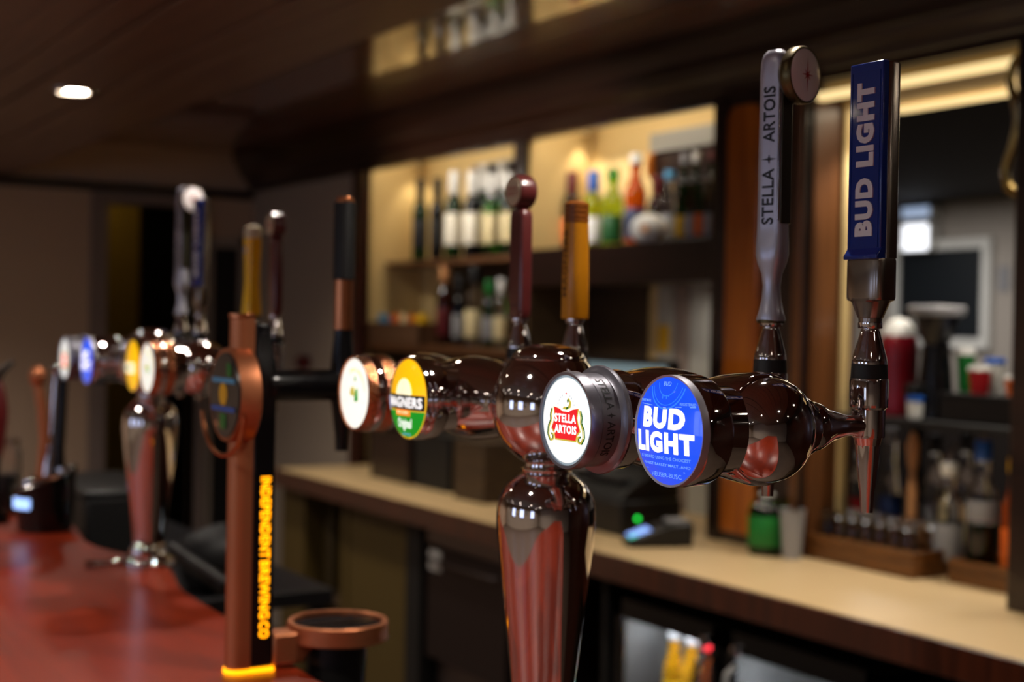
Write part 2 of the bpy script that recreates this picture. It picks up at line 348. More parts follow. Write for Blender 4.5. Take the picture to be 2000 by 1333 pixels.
for x, y in AISLE_FILLS: downlight(x, y, ZH - .001, 9, 'added fill spotlight in the high boarded ceiling over the serving aisle, outside the picture')
for x, y in ROOM_LAMPS: downlight(x, y, 2.699, 85, 'recessed spotlight in the pale lounge ceiling behind the camera')
for i, (y, z0, z1, wd) in enumerate([(1.2, .95, 2.05, .9), (3.4, .95, 2.05, .9), (-1.4, .95, 2.05, .9)]):
    wi = struct(MB().box(XL, XL + .05, y - wd / 2 - .06, y + wd / 2 + .06, z0 - .06, z0).box(XL, XL + .05, y - wd / 2 - .06, y + wd / 2 + .06, z1, z1 + .06).box(XL, XL + .05, y - wd / 2 - .06, y - wd / 2, z0, z1).box(XL, XL + .05, y + wd / 2, y + wd / 2 + .06, z0, z1).box(XL, XL + .04, y - .02, y + .02, z0, z1).build('window_%d' % (i + 1), 'trim_white', bevel=.004))
    box('pane', 'window_glow', XL + .005, XL + .012, y - wd / 2, y + wd / 2, z0, z1, wi)
# warm lights in the niches
for y, sy, e in ((5.1, 1.0, 3.0), (3.86, .85, 3.2)): lamp('niche_light', 'AREA', (XR + .06, y, 2.365), e, (1, .86, .66), (0, 0, 0), .08, sy)
for y in (5.62, 4.29): 
    t = thing('niche_spot', 'small warm spotlight at the top corner of the %s bottle niche' % ('left' if y > 5 else 'right'), 'ceiling light', (XB - .06, y, 2.262), group='niche spotlights')
    MB().lathe([(.016, -.035), (.022, -.03), (.022, 0), (.018, .012)], (0, 0, 0), 'Z', 20).build('can', 'nickel', t)
    MB().lathe([(.014, -.0352), (0, -.0355)], (0, 0, 0), 'Z', 16).build('bulb', 'slot_glow', t); lamp('niche_bulb', 'SPOT', (0, 0, -.04), 1.6, (1, .86, .62), size=.012, spot=80, parent=t)
lamp('lower_niche_fill', 'AREA', (XR + .12, 3.42, 1.64), .9, (1, .92, .82), size=.1, sy=.3)  # added under-shelf lamp, brightens the pale panels
lamp('recess_light', 'AREA', (XR + .17, 2.2, 2.14), 4, (1, .86, .62), size=.15, sy=1.2)
lamp('counter_fill', 'AREA', (1.75, 2.2, 2.38), 9, (1, .86, .66), rot=(0, R(-12), 0), size=.12, sy=1.6, spread=95)  # unseen lamp without a fitting, added to light the worktop
lamp('counter_fill', 'AREA', (1.75, 4.6, 2.38), 10, (1, .86, .66), rot=(0, R(-12), 0), size=.12, sy=2.0, spread=95)  # second added worktop fill, also without a fitting
lamp('shelf_fill', 'AREA', (1.9, 4.5, 2.36), 5, (1, .92, .8), rot=(0, R(-66), 0), size=.08, sy=1.6, spread=60)  # added fill with no fitting, brightens bottle caps and labels
# lounge fittings seen only in the chrome and in the mirror
bp0, bp1 = at(1758, 492, X=XL2 - .03), at(1915, 662, X=XL2 - .03)
bb = thing('blackboard', 'large blackboard in a pale frame on the lounge wall seen through the hatch', 'blackboard', (XL2 - .03, (bp0.y + bp1.y) / 2, (bp0.z + bp1.z) / 2)); a_, b_ = (bp0.y - bp1.y) / 2, (bp0.z - bp1.z) / 2
box('board', 'board_black', 0, .02, -a_, a_, -b_, b_, bb); MB().box(-.01, .025, -a_ - .06, a_ + .06, b_, b_ + .06).box(-.01, .025, -a_ - .06, a_ + .06, -b_ - .06, -b_).box(-.01, .025, -a_ - .06, -a_, -b_, b_).box(-.01, .025, a_, a_ + .06, -b_, b_).build('frame', 'p_white', bb, bevel=.004)
for (x0, y0, x1, y1, l, e) in ((1762, 438, 1812, 490, 'bright square white lamp above the blackboard beyond the hatch', 'lamp_glow2'), (1760, 406, 1815, 424, 'slim bluish lamp strip over the bright square lamp beyond the hatch', 'lamp_glow3')):
    q0, q1 = at(x0, y0, X=XL2 - .12), at(x1, y1, X=XL2 - .12); t = thing('wall_lamp', l, 'lamp', (XL2 - .12, (q0.y + q1.y) / 2, (q0.z + q1.z) / 2)); a_, b_ = (q0.y - q1.y) / 2, (q0.z - q1.z) / 2
    box('housing', 'p_white', .005, .10, -a_, a_, -b_, b_, t, bevel=.01); box('glowing_panel', e, 0, .005, -a_ * .94, a_ * .94, -b_ * .9, b_ * .9, t)
q0 = at(1957, 545, X=XL2 - .02); t = thing('wall_notice', 'small pale grey notice on the lounge wall right of the blackboard', 'notice', (XL2 - .005, q0.y, q0.z)); box('sheet', 'p_grey', -.004, 0, -.04, .04, -.07, .07, t)
for i, (y, z, c) in enumerate([(2.3, 1.6, 'p_cream'), (0.1, 1.65, 'p_grey'), (4.6, 1.6, 'p_white')]):
    t = thing('framed_picture', 'dark framed picture on the lounge wall behind the camera', 'picture', (XL + .03, y, z), group='lounge pictures')
    box('picture', c, .005, .012, -.2, .2, -.26, .26, t); MB().box(0, .03, -.24, .24, .26, .30).box(0, .03, -.24, .24, -.30, -.26).box(0, .03, -.24, -.2, -.26, .26).box(0, .03, .2, .24, -.26, .26).build('frame', 'dark_wood', t)

# ------------------------------------------------------------------ the front bar
def spline(pts, n=8): return smooth(pts, n)
edge = smooth([(.92, -1.5), (.92, .6), (.92, 1.30), (.900, 1.42), (.79, 1.54), (.742, 1.66), (.748, 1.85), (.768, 2.12), (.776, 2.36), (.805, 2.50), (.826, 2.62), (.805, 2.74), (.770, 2.88), (.768, 2.98), (.785, 3.10), (.800, 3.25), (.78, 3.40), (.68, 3.52), (.45, 3.56), (.15, 3.56)], 5)
bar = thing('bar_counter', 'glossy red-brown mahogany bar top with a wavy serving edge carrying the beer fonts', 'bar', (0, 0, 0))
poly = [(x, y) for x, y in edge] + [(.15, -1.5)]
MB().prism(poly, 1.030, 1.070).build('bar_top', 'mahogany_bar', bar, bevel=.008)
MB().prism([(x - .03 if x > .3 else x + .03, y) for x, y in poly], 1.0, 1.030).build('under_edge', 'mahogany', bar)
MB().box(.25, .66, -1.45, 3.45, 0, 1.0).build('bar_front', 'mahogany', bar)
for i in range(8): box('front_panel', 'mahogany_bar', .235, .25, -1.4 + i * .61, -.88 + i * .61, .12, .92, bar, bevel=.006)

# ------------------------------------------------------------------ the beer fonts
def loft(secs, seg=32):     # (z, half x, half y, exponent, cx, cy)
    rr = []
    for s in secs:
        z, hx, hy, e = s[:4]; cx, cy = (s[4:] + (0, 0))[:2]; ring = []
        for j in range(seg):
            a = 2 * PI * (j + .5) / seg; c, d = math.cos(a), math.sin(a)
            ring.append(Vector((cx + hx * math.copysign(abs(c) ** (2 / e), c), cy + hy * math.copysign(abs(d) ** (2 / e), d), z)))
        rr.append(ring)
    return MB().rings(rr)
def strip(v0, v1, rr, u0=-9, u1=9, nu=14, nv=6):     # quads filling |p| < rr between two heights
    out = []
    def ends(v):
        wv = math.sqrt(max(rr * rr - v * v, 0)); return max(-wv, u0), min(wv, u1)
    for i in range(nv):
        a, b = v0 + (v1 - v0) * i / nv, v0 + (v1 - v0) * (i + 1) / nv
        (la, ra), (lb, rb) = ends(a), ends(b)
        for j in range(nu):
            s, t = j / nu, (j + 1) / nu
            out.append([(la + (ra - la) * s, a), (la + (ra - la) * t, a), (lb + (rb - lb) * t, b), (lb + (rb - lb) * s, b)])
    return out
def star(n, r0, r1, c=(0, 0), long=None):
    p = []
    for i in range(2 * n):
        a = PI / 2 + PI * i / n; r = r1 if i % 2 else r0
        if long and i % 2 == 0 and i in (0, n): r = long
        if long and i % 2 == 0 and (i // 2) % 2 == 1: r = r0 * .72
        p.append((c[0] + r * math.cos(a), c[1] + r * math.sin(a)))
    return p
def star_polys(n, r0, r1, c=(0, 0), long=None):
    p = star(n, r0, r1, c, long); return [[c, p[2 * i - 1], p[2 * i], p[(2 * i + 1) % (2 * n)]] for i in range(n)]

def dome_disc(r, x0, h, m, name, parent, y0, z0):
    prof = [(r * math.cos(PI / 2 * i / 10), x0 - h * math.sin(PI / 2 * i / 10)) for i in range(11)]
    prof = [(r * t, x0 - h * (1 - t * t)) for t in [1, .95, .88, .8, .7, .6, .5, .4, .3, .2, .1, 0]]
    return MB().lathe(prof, (0, y0, z0), 'X', 48).build(name, m, parent, angle=60)
def lens(root, kind, dy, z0):
    """lens barrel on the customer side of one station; its face and prints are sub-parts"""
    xf = {'stella': -.104, 'bud': -.096, 'cider': -.091, 'moretti': -.094, 'yellow': -.090}[kind]
    fx = xf + .008
    be = {'bud': -.058, 'moretti': -.050}.get(kind, -.056)
    b = MB().lathe([(.0405, fx + .004), (.0455, fx + .004), (.0462, fx + .008), (.0458, fx + .012), (.0455, be - .004), (.0445, be - .001), (.041, be + .001), (.037, be + .003), (.036, -.02), (.034, 0)], (0, dy, z0), 'X', 64)
    if kind == 'stella':
        b = MB().lathe([(.040, -.068), (.0448, -.066), (.0452, -.050), (.0445, -.046), (.041, -.044), (.037, -.042), (.036, -.02), (.034, 0)], (0, dy, z0), 'X', 64)
    p = b.build('lens_barrel', 'chrome', root)
    def mk(x0, h, r):
        return lambda u, v: Vector((x0 - h * (1 - min(1, u * u + v * v)) - .00035, dy - u * r, z0 + v * r))
    if kind == 'bud':
        r = .0436; MB().lathe([(.0436, xf + .006), (.0455, xf + .005), (.0457, xf + .009), (.0455, xf + .013), (.041, xf + .013)], (0, dy, z0), 'X', 64).build('lens_rim', 'silver', p)
        dome_disc(.0440, xf + .006, .0055, 'lens_blue', 'lens_face', p, dy, z0)
        f = mk(xf + .006, .0055, r)
        cl = lambda ps: [q for q in ps if all(a * a + b_ * b_ < .93 for a, b_ in q)]
        decal('lens_print', cl(ringband(.50, .53, 180, 360, 40, (0, .93)) + ringband(.44, .455, 180, 360, 40, (0, .93)) + ringband(.27, .285, 180, 360, 30, (0, .93))
              + [[(-.44, .86), (-.40, .86), (.03, .52), (-.03, .52)], [(.44, .86), (.40, .86), (-.03, .52), (.03, .52)]]
              + [[(-.11 + .06 * i, .60 + .04 * (i % 2)), (-.08 + .06 * i, .60 + .04 * (i % 2)), (-.08 + .06 * i, .67), (-.11 + .06 * i, .67)] for i in range(4)]), 'print_skyblue', f, p)
        decal('lens_print', [[(-.80, .475), (-.40, .455), (-.40, .468), (-.80, .488)], [(.30, .455), (.82, .475), (.82, .488), (.30, .468)],
                             [(-.62, -.735), (.55, -.735), (.55, -.72), (-.62, -.72)]], 'print_pale', f, p)
        text('lettering', 'BUD', 'print_white', f, -.71, .035, 1.30, .40, p, .06)
        text('lettering', 'LIGHT', 'print_white', f, -.915, -.415, 1.74, .40, p, .06)
        text('lettering', 'TRADE MARK', 'print_pale', f, -.86, .52, .40, .05, p, .01)
        text('lettering', 'REGISTERED', 'print_pale', f, .42, .50, .40, .05, p, .01)
        text('lettering', 'BUD', 'print_pale', f, -.12, .84, .22, .08, p, .01)
        text('lettering', 'IS BREWED USING THE CHOICEST', 'print_pale', f, -.78, -.535, 1.50, .06, p, .012)
        text('lettering', 'FINEST BARLEY MALT, AND', 'print_pale', f, -.70, -.665, 1.40, .06, p, .012)
        text('lettering', 'HEUSER-BUSC', 'print_pale', f, -.46, -.865, .90, .085, p, .006)
    elif kind == 'stella':
        MB().lathe([(.0398, xf + .006), (.0402, xf), (.0428, xf - .0005), (.0436, xf + .003), (.0436, xf + .010), (.0418, xf + .0125), (.0418, xf + .031), (.0445, xf + .033), (.0482, xf + .034), (.0490, xf + .0365), (.0482, xf + .039), (.046, xf + .040), (.040, xf + .040)], (0, dy, z0), 'X', 72).build('lens_rim', 'lens_metal', p)
        MB().lathe([(.0402, xf + .0025), (.0385, xf + .0015), (0, xf + .0015)], (0, dy, z0), 'X', 64).build('lens_edge', 'print_grey', p)
        r = .0385; f = mk(xf + .0012, .0004, r)
        dome_disc(.0378, xf + .0012, .0004, 'lens_white', 'lens_face', p, dy, z0)
        sh = [(-.50, .29), (-.28, .26), (-.12, .20), (.12, .20), (.28, .26), (.50, .29), (.45, .08), (.50, -.06), (.58, -.2), (.46, -.3), (.42, -.44), (-.42, -.44), (-.46, -.3), (-.58, -.2), (-.50, -.06), (-.45, .08)]
        g = lambda u, v: f(u, v) + Vector((.0001, 0, 0))
        decal('shield_border', [[(x * 1.07, y * 1.06 - .01) for x, y in sh]], 'print_gold', g, p)
        decal('lens_print', [sh], 'print_red', lambda u, v: f(u, v) - Vector((.0001, 0, 0)), p)
        sc = []
        for s in (-1, 1):
            q = [(s * .56, .25), (s * .62, .1), (s * .60, -.02), (s * .70, -.18), (s * .72, -.36), (s * .62, -.50), (s * .50, -.46), (s * .50, -.36), (s * .58, -.34)]
            for i in range(len(q) - 1):
                (a, b_), (c, d) = q[i], q[i + 1]; nx, ny = (b_ - d), (c - a); l = math.hypot(nx, ny); nx, ny = nx / l * .022, ny / l * .022
                sc.append([(a - nx, b_ - ny), (c - nx, d - ny), (c + nx, d + ny), (a + nx, b_ + ny)])
        decal('lens_print', sc, 'print_gold', f, p)
        decal('lens_print', [[(x * 1.06 + .0 + (.012 if x > 0 else -.012), y) for x, y in q] for q in sc], 'print_dkgreen', lambda u, v: f(u, v) + Vector((.00012, 0, 0)), p)
        for q in ([(.06, .26), (.20, .30), (.22, .42), (.12, .52), (.06, .50), (.14, .42), (.10, .34)], [(-.14, .26), (.06, .24), (.08, .30), (-.08, .32)]): decal('lens_print', [q], 'print_gold', f, p)
        for q in ([(.0, .25), (.10, .27), (.12, .33), (.02, .30)], [(.06, .40), (.12, .44), (.08, .50), (.04, .46)]): decal('lens_print', [q], 'print_dkgreen', lambda u, v: f(u, v) - Vector((.0001, 0, 0)), p)
        decal('lens_print', star_polys(4, .04, .015, (0, .62)), 'print_red', f, p)
        decal('lens_print', [[(.36 * math.sin(t) - .012, .24 + .36 * math.cos(t) - .02), (.36 * math.sin(t) + .012, .24 + .36 * math.cos(t) - .02), (.36 * math.sin(t) + .012, .24 + .36 * math.cos(t) + .02), (.36 * math.sin(t) - .012, .24 + .36 * math.cos(t) + .02)] for t in (-1.2, -.95, -.7, -.45, .45, .7, .95, 1.2)], 'print_grey', f, p)
        text('lettering', 'STELLA', 'print_white', lambda u, v: f(u, v) - Vector((.0003, 0, 0)), -.46, -.055, .90, .20, p, .04)
        text('lettering', 'ARTOIS', 'print_white', lambda u, v: f(u, v) - Vector((.0003, 0, 0)), -.46, -.31, .92, .20, p, .04)
        rr = .0421
        def side(s, t):   # round the ring, read downwards, letter tops away from the face
            a = R(62) - s / rr
            return Vector((xf + .0165 + t, dy - rr * math.cos(a), z0 + rr * math.sin(a)))
        text('lettering', 'STELLA', 'ink', side, 0, 0, .034, .0085, p, .01)
        text('lettering', 'ARTOIS', 'ink', side, .044, 0, .034, .0085, p, .01)
        decal('lens_print', star_polys(4, .0035, .0012, (.039, .0042), .0055), 'ink', side, p)
    elif kind in ('cider', 'yellow'):
        MB().lathe([(.0436, xf + .006), (.0452, xf + .005), (.0457, xf + .009), (.0455, xf + .013), (.041, xf + .013)], (0, dy, z0), 'X', 64).build('lens_rim', 'chrome', p)
        h = .007; dome_disc(.0440, xf + .006, h, 'lens_yellow', 'lens_face', p, dy, z0)
        f = mk(xf + .006, h, .0436); f2 = lambda u, v: f(u, v) - Vector((.00025, 0, 0)); f3 = lambda u, v: f(u, v) - Vector((.0005, 0, 0))
        if kind == 'cider':
            decal('lens_print', [[(x, y) for x, y in q] for q in [[(c[0] * k0, .10 + c[1] * k0), (d[0] * k0, .10 + d[1] * k0), (d[0] * k1, .10 + d[1] * k1), (c[0] * k1, .10 + c[1] * k1)] for k0, k1 in ((.001, .16), (.16, .3), (.3, .42)) for c, d in [((math.cos(R(a)), math.sin(R(a))), (math.cos(R(a + 12)), math.sin(R(a + 12)))) for a in range(0, 180, 12)]]], 'print_cream', f, p)
            decal('lens_print', [q for i in range(6) for q in strip(.14 + i * .055, .152 + i * .055, 1, -.26 + .028 * i, .26 - .028 * i, 6, 1)] + strip(.12, .50, 1, -.01, .01, 1, 8), 'print_grey', f2, p)
            decal('lens_print', strip(-.985, -.30, .985, nu=20, nv=12), 'print_green', f, p)
            decal('lens_print', strip(-.30, -.285, .97, nv=1), 'print_gold', f2, p)
            decal('lens_print', strip(-.27, .11, .965, -.95, .95, nu=20), 'print_black', f, p)
            text('lettering', 'MAGNERS', 'print_white', f2, -.85, -.21, 1.70, .26, p, .03)
            decal('lens_print', strip(-.42, -.26, .95, -.42, .36, nu=8, nv=2), 'print_orange', f2, p)
            text('lettering', 'IRISH CIDER', 'print_cream', f3, -.34, -.37, .62, .07, p, .01)
            text('lettering', 'Original', 'print_white', f2, -.42, -.80, .72, .32, p, .025, .1)
            text('lettering', 'VINTAGE', 'print_pale', f2, -.22, -.92, .45, .06, p, .01)
        else:
            decal('lens_print', strip(-.30, .12, .9, -.62, .62), 'print_cream', f, p)
            decal('lens_print', strip(-.14, -.02, .9, -.3, .3, nv=2), 'print_dkgreen', f2, p)
    elif kind == 'moretti':
        MB().lathe([(.0408, xf + .003), (.0412, xf), (.0436, xf), (.0448, xf + .004), (.0452, xf + .012), (.0448, xf + .0145), (.0456, xf + .017), (.0462, xf + .036), (.044, xf + .038), (.038, xf + .038)], (0, dy, z0), 'X', 72).build('lens_rim', 'copper_hammered', p)
        dome_disc(.0412, xf + .002, .0008, 'lens_cream', 'lens_face', p, dy, z0)
        f = mk(xf + .002, .0008, .041)
        decal('lens_print', [[(-.24, .12), (-.30, -.02), (-.14, -.1), (.04, -.06), (.02, .14), (-.1, .2)]], 'print_gold', f, p)
        for q in ([(.0, -.24), (.26, -.22), (.22, .16), (.08, .10), (.04, -.04)], [(-.02, .36), (.10, .34), (.08, .48), (.02, .50)]): decal('lens_print', [q], 'print_green', f, p)
        decal('lens_print', [[(-.78, -.225), (.8, -.225), (.8, -.212), (-.78, -.212)]] + ringband(.80, .815, -60, 70, 20), 'print_grey', f, p)
        def arc(u, v): a = R(118) - u; return f((.62 + v) * math.cos(a), (.62 + v) * math.sin(a))
        text('lettering', 'BIRRA MORETTI', 'print_gold', arc, 0, 0, 1.9, .10, p, .01)
    return p

def handle(root, kind, hx, dy, zb):
    loc = (hx, dy, zb)
    if kind == 'stella':
        S = [(0, .0128, .0136, 2.1), (.002, .0134, .0142, 2.1), (.010, .0110, .0115, 2.1), (.022, .0090, .0092, 2.1), (.034, .0082, .0084, 2.1), (.046, .0092, .0098, 2.3), (.056, .0116, .0136, 2.6), (.064, .0128, .0152, 2.8),
             (.074, .0115, .0152, 3.2), (.084, .0100, .0146, 3.8), (.091, .0096, .0141, 4.5), (.235, .0094, .0137, 4.5), (.250, .0092, .0132, 4), (.258, .0080, .0118, 3), (.262, .005, .008, 2.5)]
        p = loft(S, 40).build('tap_handle', 'silver', root, loc, angle=50); p.rotation_euler = (0, 0, R(14.5))
        MB().box(-.0104, -.0085, -.0128, -.0108, .097, .238).build('ridge', 'chrome_worn', p, bevel=.0005)
        MB().box(-.0085, .0085, -.0150, -.0132, .094, .250).build('front_strip', 'dark_bronze', p, bevel=.0012)
        MB().lathe([(.0132, -.002), (.0138, 0), (.0132, .002)], (0, 0, .0), 'Z', 32).build('foot_ring', 'dull_gold', p)
        MB().lathe([(.020, -.012), (.0265, -.0185), (.0276, -.0200), (.0278, -.0285), (.0268, -.030), (.0252, -.0302), (.0250, -.0290)], (.006, 0, .236), 'Y', 56).build('badge_rim', 'dull_gold', p)
        MB().lathe([(.0252, -.0288), (.0250, -.0300), (.020, -.0312), (.010, -.0318), (0, -.032)], (.006, 0, .236), 'Y', 48).build('badge_face', 'badge_white', p, angle=60)
        f = lambda u, v: Vector((.006 + u, -.0323, .236 + v))
        decal('badge_star', star_polys(8, .010, .0022, (0, 0), .0185), 'p_red', f, p)
        g = lambda s, t: Vector((-.00990, -.0060 + t, s))
        text('lettering', 'STELLA', 'ink', g, .093, -.001, .054, .0135, p, .02)
        text('lettering', 'ARTOIS', 'ink', g, .172, -.001, .054, .0135, p, .02)
        decal('lettering_star', star_polys(4, .0062, .0016, (.156, .0052), .009), 'ink', g, p)
    elif kind == 'bud':
        p = loft([(.0, .0098, .0105, 2), (.0035, .0100, .0108, 2), (.004, .0105, .0118, 2), (.0175, .0125, .0180, 2.6), (.0185, .0128, .0186, 3), (.0195, .0135, .0212, 3.6), (.022, .0138, .0216, 4), (.054, .0138, .0216, 4), (.0565, .0130, .0212, 4),
                  (.0566, .0085, .0214, 4.5, .0040), (.2275, .0085, .0214, 4.5, .0040), (.2295, .0075, .0205, 4, .0040)], 48).build('tap_handle', 'nickel', root, loc)
        MB().box(-.0105, -.0030, -.0203, .0203, .0600, .2298).build('face_plate', 'blue_paint', p, bevel=.0012)
        MB().prism([(-.0150, .0555), (-.0040, .0555), (-.0040, .0680), (-.0095, .0670), (-.0120, .0625), (-.0150, .0590)], -.0205, .0205, 'Y').build('ledge', 'blue_paint', p, bevel=.0012)
        b = MB()
        for y0, y1, z0, z1 in ((-.0172, -.0166, .066, .222), (.0166, .0172, .066, .222), (-.0172, .0172, .066, .0666), (-.0172, .0172, .2214, .222)): b.box(-.0110, -.0100, y0, y1, z0, z1)
        b.build('border', 'blue_paint', p, smooth=False)
        # raised lettering: extruded
        vs, fs = text2d('BUD LIGHT', .06)
        b = MB(); g = lambda s, t, x: Vector((x, -.0112 + t * .0214, .076 + s * .136))
        b.add([g(x, y, -.0117) for x, y in vs], fs)
        ed = {}
        for fc in fs:
            for i in range(len(fc)):
                e = (fc[i], fc[(i + 1) % len(fc)]); k = tuple(sorted(e)); ed[k] = ed.get(k, 0) + 1
        for (i, j), c in ed.items():
            if c == 1: b.add([g(*vs[i], -.0117), g(*vs[j], -.0117), g(*vs[j], -.0104), g(*vs[i], -.0104)], [(0, 1, 2, 3)])
        me = bpy.data.meshes.new('lettering'); me.from_pydata(b.v, [], b.f); me.materials.append(M['letter_silver'])
        o = bpy.data.objects.new('lettering', me); COL.objects.link(o); o.parent = p
    elif kind == 'moretti':
        p = loft([(0, .0080, .0135, 4), (.003, .0086, .0150, 4), (.012, .0088, .0162, 5), (.126, .0088, .0165, 5), (.133, .0085, .0150, 4), (.137, .006, .010, 3)], 40).build('tap_handle', 'brown_paint', root, loc, angle=50)
        MB().lathe([(.006, .130), (.006, .142)], (0, 0, 0), 'Z', 20).build('neck', 'brown_paint', p)
        MB().lathe([(.015, -.0125), (.0200, -.0122), (.0212, -.0095), (.0212, .0085), (.019, .0115), (0, .0125)], (0, 0, .158), 'X', 48).build('badge_rim', 'brown_paint', p)
        MB().lathe([(.0178, -.0120), (.0176, -.0132), (0, -.0134)], (0, 0, .158), 'X', 40).build('badge_face', 'badge_cream', p)
        f = lambda u, v: Vector((-.0137, -u, .158 + v))
        text('lettering', 'BIRRA', 'ink_red', f, -.011, .0015, .022, .0045, p, .01)
        text('lettering', 'MORETTI', 'ink_red', f, -.013, -.0055, .026, .0050, p, .01)
        MB().box(-.0093, -.0086, -.012, .012, .0155, .0165).build('line', 'ink', p, smooth=False)
    elif kind == 'magners':
        p = loft([(0, .0140, .0150, 2.6), (.002, .0146, .0155, 2.8), (.06, .0140, .0150, 2.8), (.1125, .0132, .0142, 2.6)], 40).build('tap_handle', 'amber_paint', root, loc)
        b = []
        for i in range(4):
            z = .1125 + i * .0058; b += [(z, .0122, .0130, 2.6), (z + .0010, .0122, .0130, 2.6), (z + .0012, .0134, .0142, 2.6), (z + .0056, .0134, .0142, 2.6)]
        b += [(.1360, .0125, .0132, 2.5), (.1385, .009, .0095, 2.2)]
        loft(b, 32).build('grooved_top', 'amber_dark', p, angle=30)
        g = lambda s, t: Vector((-.0151 + .00002, -.0045 + t, s))
        def gg(s, t):
            y = .0005 + t; x = -(.0142 * (1 - abs(y / .0152) ** 2.7) ** (1 / 2.7)) - .0006 + (s - .03) * .008; return Vector((x, y - .0, s))
        text('lettering', 'MAGNERS', 'ink_brown', gg, .026, 0 - .004, .078, .009, p, .015)
    elif kind == 'yellow':
        p = loft([(0, .0150, .0195, 2.8), (.003, .0158, .0205, 3), (.025, .0140, .0190, 3), (.06, .0115, .0155, 3), (.10, .0125, .0160, 3), (.135, .0140, .0180, 3), (.1395, .0142, .0182, 3)], 32).build('tap_handle', 'yellow_paint', root, loc)
        loft([(.139, .0140, .0180, 3), (.153, .0142, .0182, 3), (.160, .0120, .0150, 2.6), (.163, .006, .008, 2.2)], 28).build('cream_top', 'badge_cream', p)
        MB().lathe([(.012, -.012), (.0135, -.010), (.0135, 0)], (0, 0, 0), 'Z', 28).build('collar', 'black_gloss', p)
        decal('print', [circ(.006, 16, (.0, .118))], 'badge_white', lambda u, v: Vector((-.0146, u, v)), p)
    elif kind == 'none': return
    return p

def beer_font(label, X, Y, stations):
    root = thing('beer_font', label, 'beer tap', (X, Y, 1.07))
    zt = .380
    MB().lathe(smooth([(.050, 0), (.050, .010), (.040, .016), (.031, .030), (.0295, .050), (.0335, .094), (.0440, .185), (.0500, .240), (.0517, .265), (.0497, .283), (.0420, .2975), (.031, .307), (.0250, .311)], 5) + [(.0262, .3125), (.0262, .315), (.0228, .3165), (.0218, .322), (.0235, .327), (.0268, .3285), (.0268, .333)], (0, 0, 0), 'Z', 72).build('column', 'chrome', root, angle=50)
    prof = [(.0585 * math.cos(t), zt + .064 * math.sin(t)) for t in [R(a) for a in range(-90, 47, 4)]]
    prof += [(.0585 * math.cos(R(47)), zt + .064 * math.sin(R(47))), (.0393, zt + .0478), (.0400, zt + .0488), (.0393, zt + .0498)]
    prof += [(.0385 * math.cos(t), zt + .0495 + .0150 * math.sin(t)) for t in [R(a) for a in range(0, 91, 9)]]
    MB().lathe(prof, (0, 0, 0), 'Z', 72).build('ball', 'chrome', root, angle=50)
    MB().lathe(smooth([(.0, -.0), (.018, .004), (.026, .018), (.026, .034), (.018, .046), (.008, .05)], 5), (-.012, -.012, 0), 'Z', 40).build('foot_joint', 'chrome', root, angle=60)
    MB().tube([(-.02, 0, .018), (-.05, 0, .012), (-.08, .0, .009), (-.118, .0, .0085)], [.0075, .0065, .0055, .008]).build('foot_lever', 'chrome', root, angle=60)
    for sg in (-1, 1):
        st = sorted([s for s in stations if s[0] * sg > 0], key=lambda s: abs(s[0])); a, b = abs(st[0][0]), abs(st[1][0])
        c = [(.034, .045), (.0335, .062), (.0365, a - .075 if a > .13 else .075), (.0440, a - .035), (.0475, a), (.0452, a + .03), (.0400, (a + b) / 2), (.0452, b - .03), (.0478, b), (.0477, b + .008), (.0470, b + .014)]
        pr_ = smooth(c, 5) + [(.0450, b + .0155), (.0442, b + .0157), (.0440, b + .0175)] + [(.0440 * math.cos(R(t)), b + .0175 + .034 * math.sin(R(t))) for t in range(0, 91, 6)]
        MB().lathe([(r, h * sg) for r, h in pr_], (0, 0, zt), 'Y', 72).build('cross_arm', 'chrome', root, angle=50)
    for dy, lk, hk in stations:
        lens(root, lk, dy, zt)
        t = MB().lathe([(.0048, .302), (.0054, .302), (.0066, .318), (.0096, .343), (.0110, .360), (.0112, .3625)], (.132, dy, 0), 'Z', 40).build('tap_body', 'chrome', root, angle=30)
        MB().lathe([(.0112, .3620), (.0128, .3685), (.0145, .3690), (.0148, .3715), (.0148, .394), (.0152, .3945), (.0168, .396), (.0170, .398)], (.132, dy, 0), 'Z', 40).build('valve', 'chrome', t, angle=25)
        MB().lathe([(.0168, .3975), (.0170, .402), (.0172, .419), (.0166, .4215)], (.132, dy, 0), 'Z', 40).build('barrel', 'chrome', t, angle=25)
        MB().lathe([(.0160, .4212), (.0164, .4218), (.0158, .4342), (.0150, .4345)], (.132, dy, 0), 'Z', 40).build('black_band', 'rubber', t)
        MB().lathe([(.0156, .4344), (.0157, .436), (.0150, .440), (.0088, .4625), (.0080, .4650), (.0080, .4658), (.0105, .4662), (.0108, .4670), (.0108, .4712), (.010, .4715)], (.132, dy, 0), 'Z', 40).build('neck', 'chrome', t, angle=30)
        MB().lathe([(.030, .030), (.0285, .046), (.0262, .053), (.0200, .0545), (.0200, .0565), (.0215, .058), (.0220, .064), (.0205, .070), (.0150, .082), (.0108, .098), (.0092, .105), (.0090, .124)], (0, dy, zt), 'X', 40).build('outlet', 'chrome', root, angle=35)
        handle(root, hk, .132, dy, .4715)
    return root
near_font = beer_font('large polished chrome beer font in front with a sharp blue lit lens', .793, 1.245,
    [(-.324, 'bud', 'bud'), (-.192, 'stella', 'stella'), (.152, 'cider', 'magners'), (.277, 'moretti', 'moretti')])
far_font = beer_font('blurred chrome beer font further along the bar with yellow lens and foot lever', .793, 2.63,
    [(-.285, 'moretti', 'moretti'), (-.170, 'yellow', 'yellow'), (.115, 'bud', 'bud'), (.235, 'stella', 'stella')])

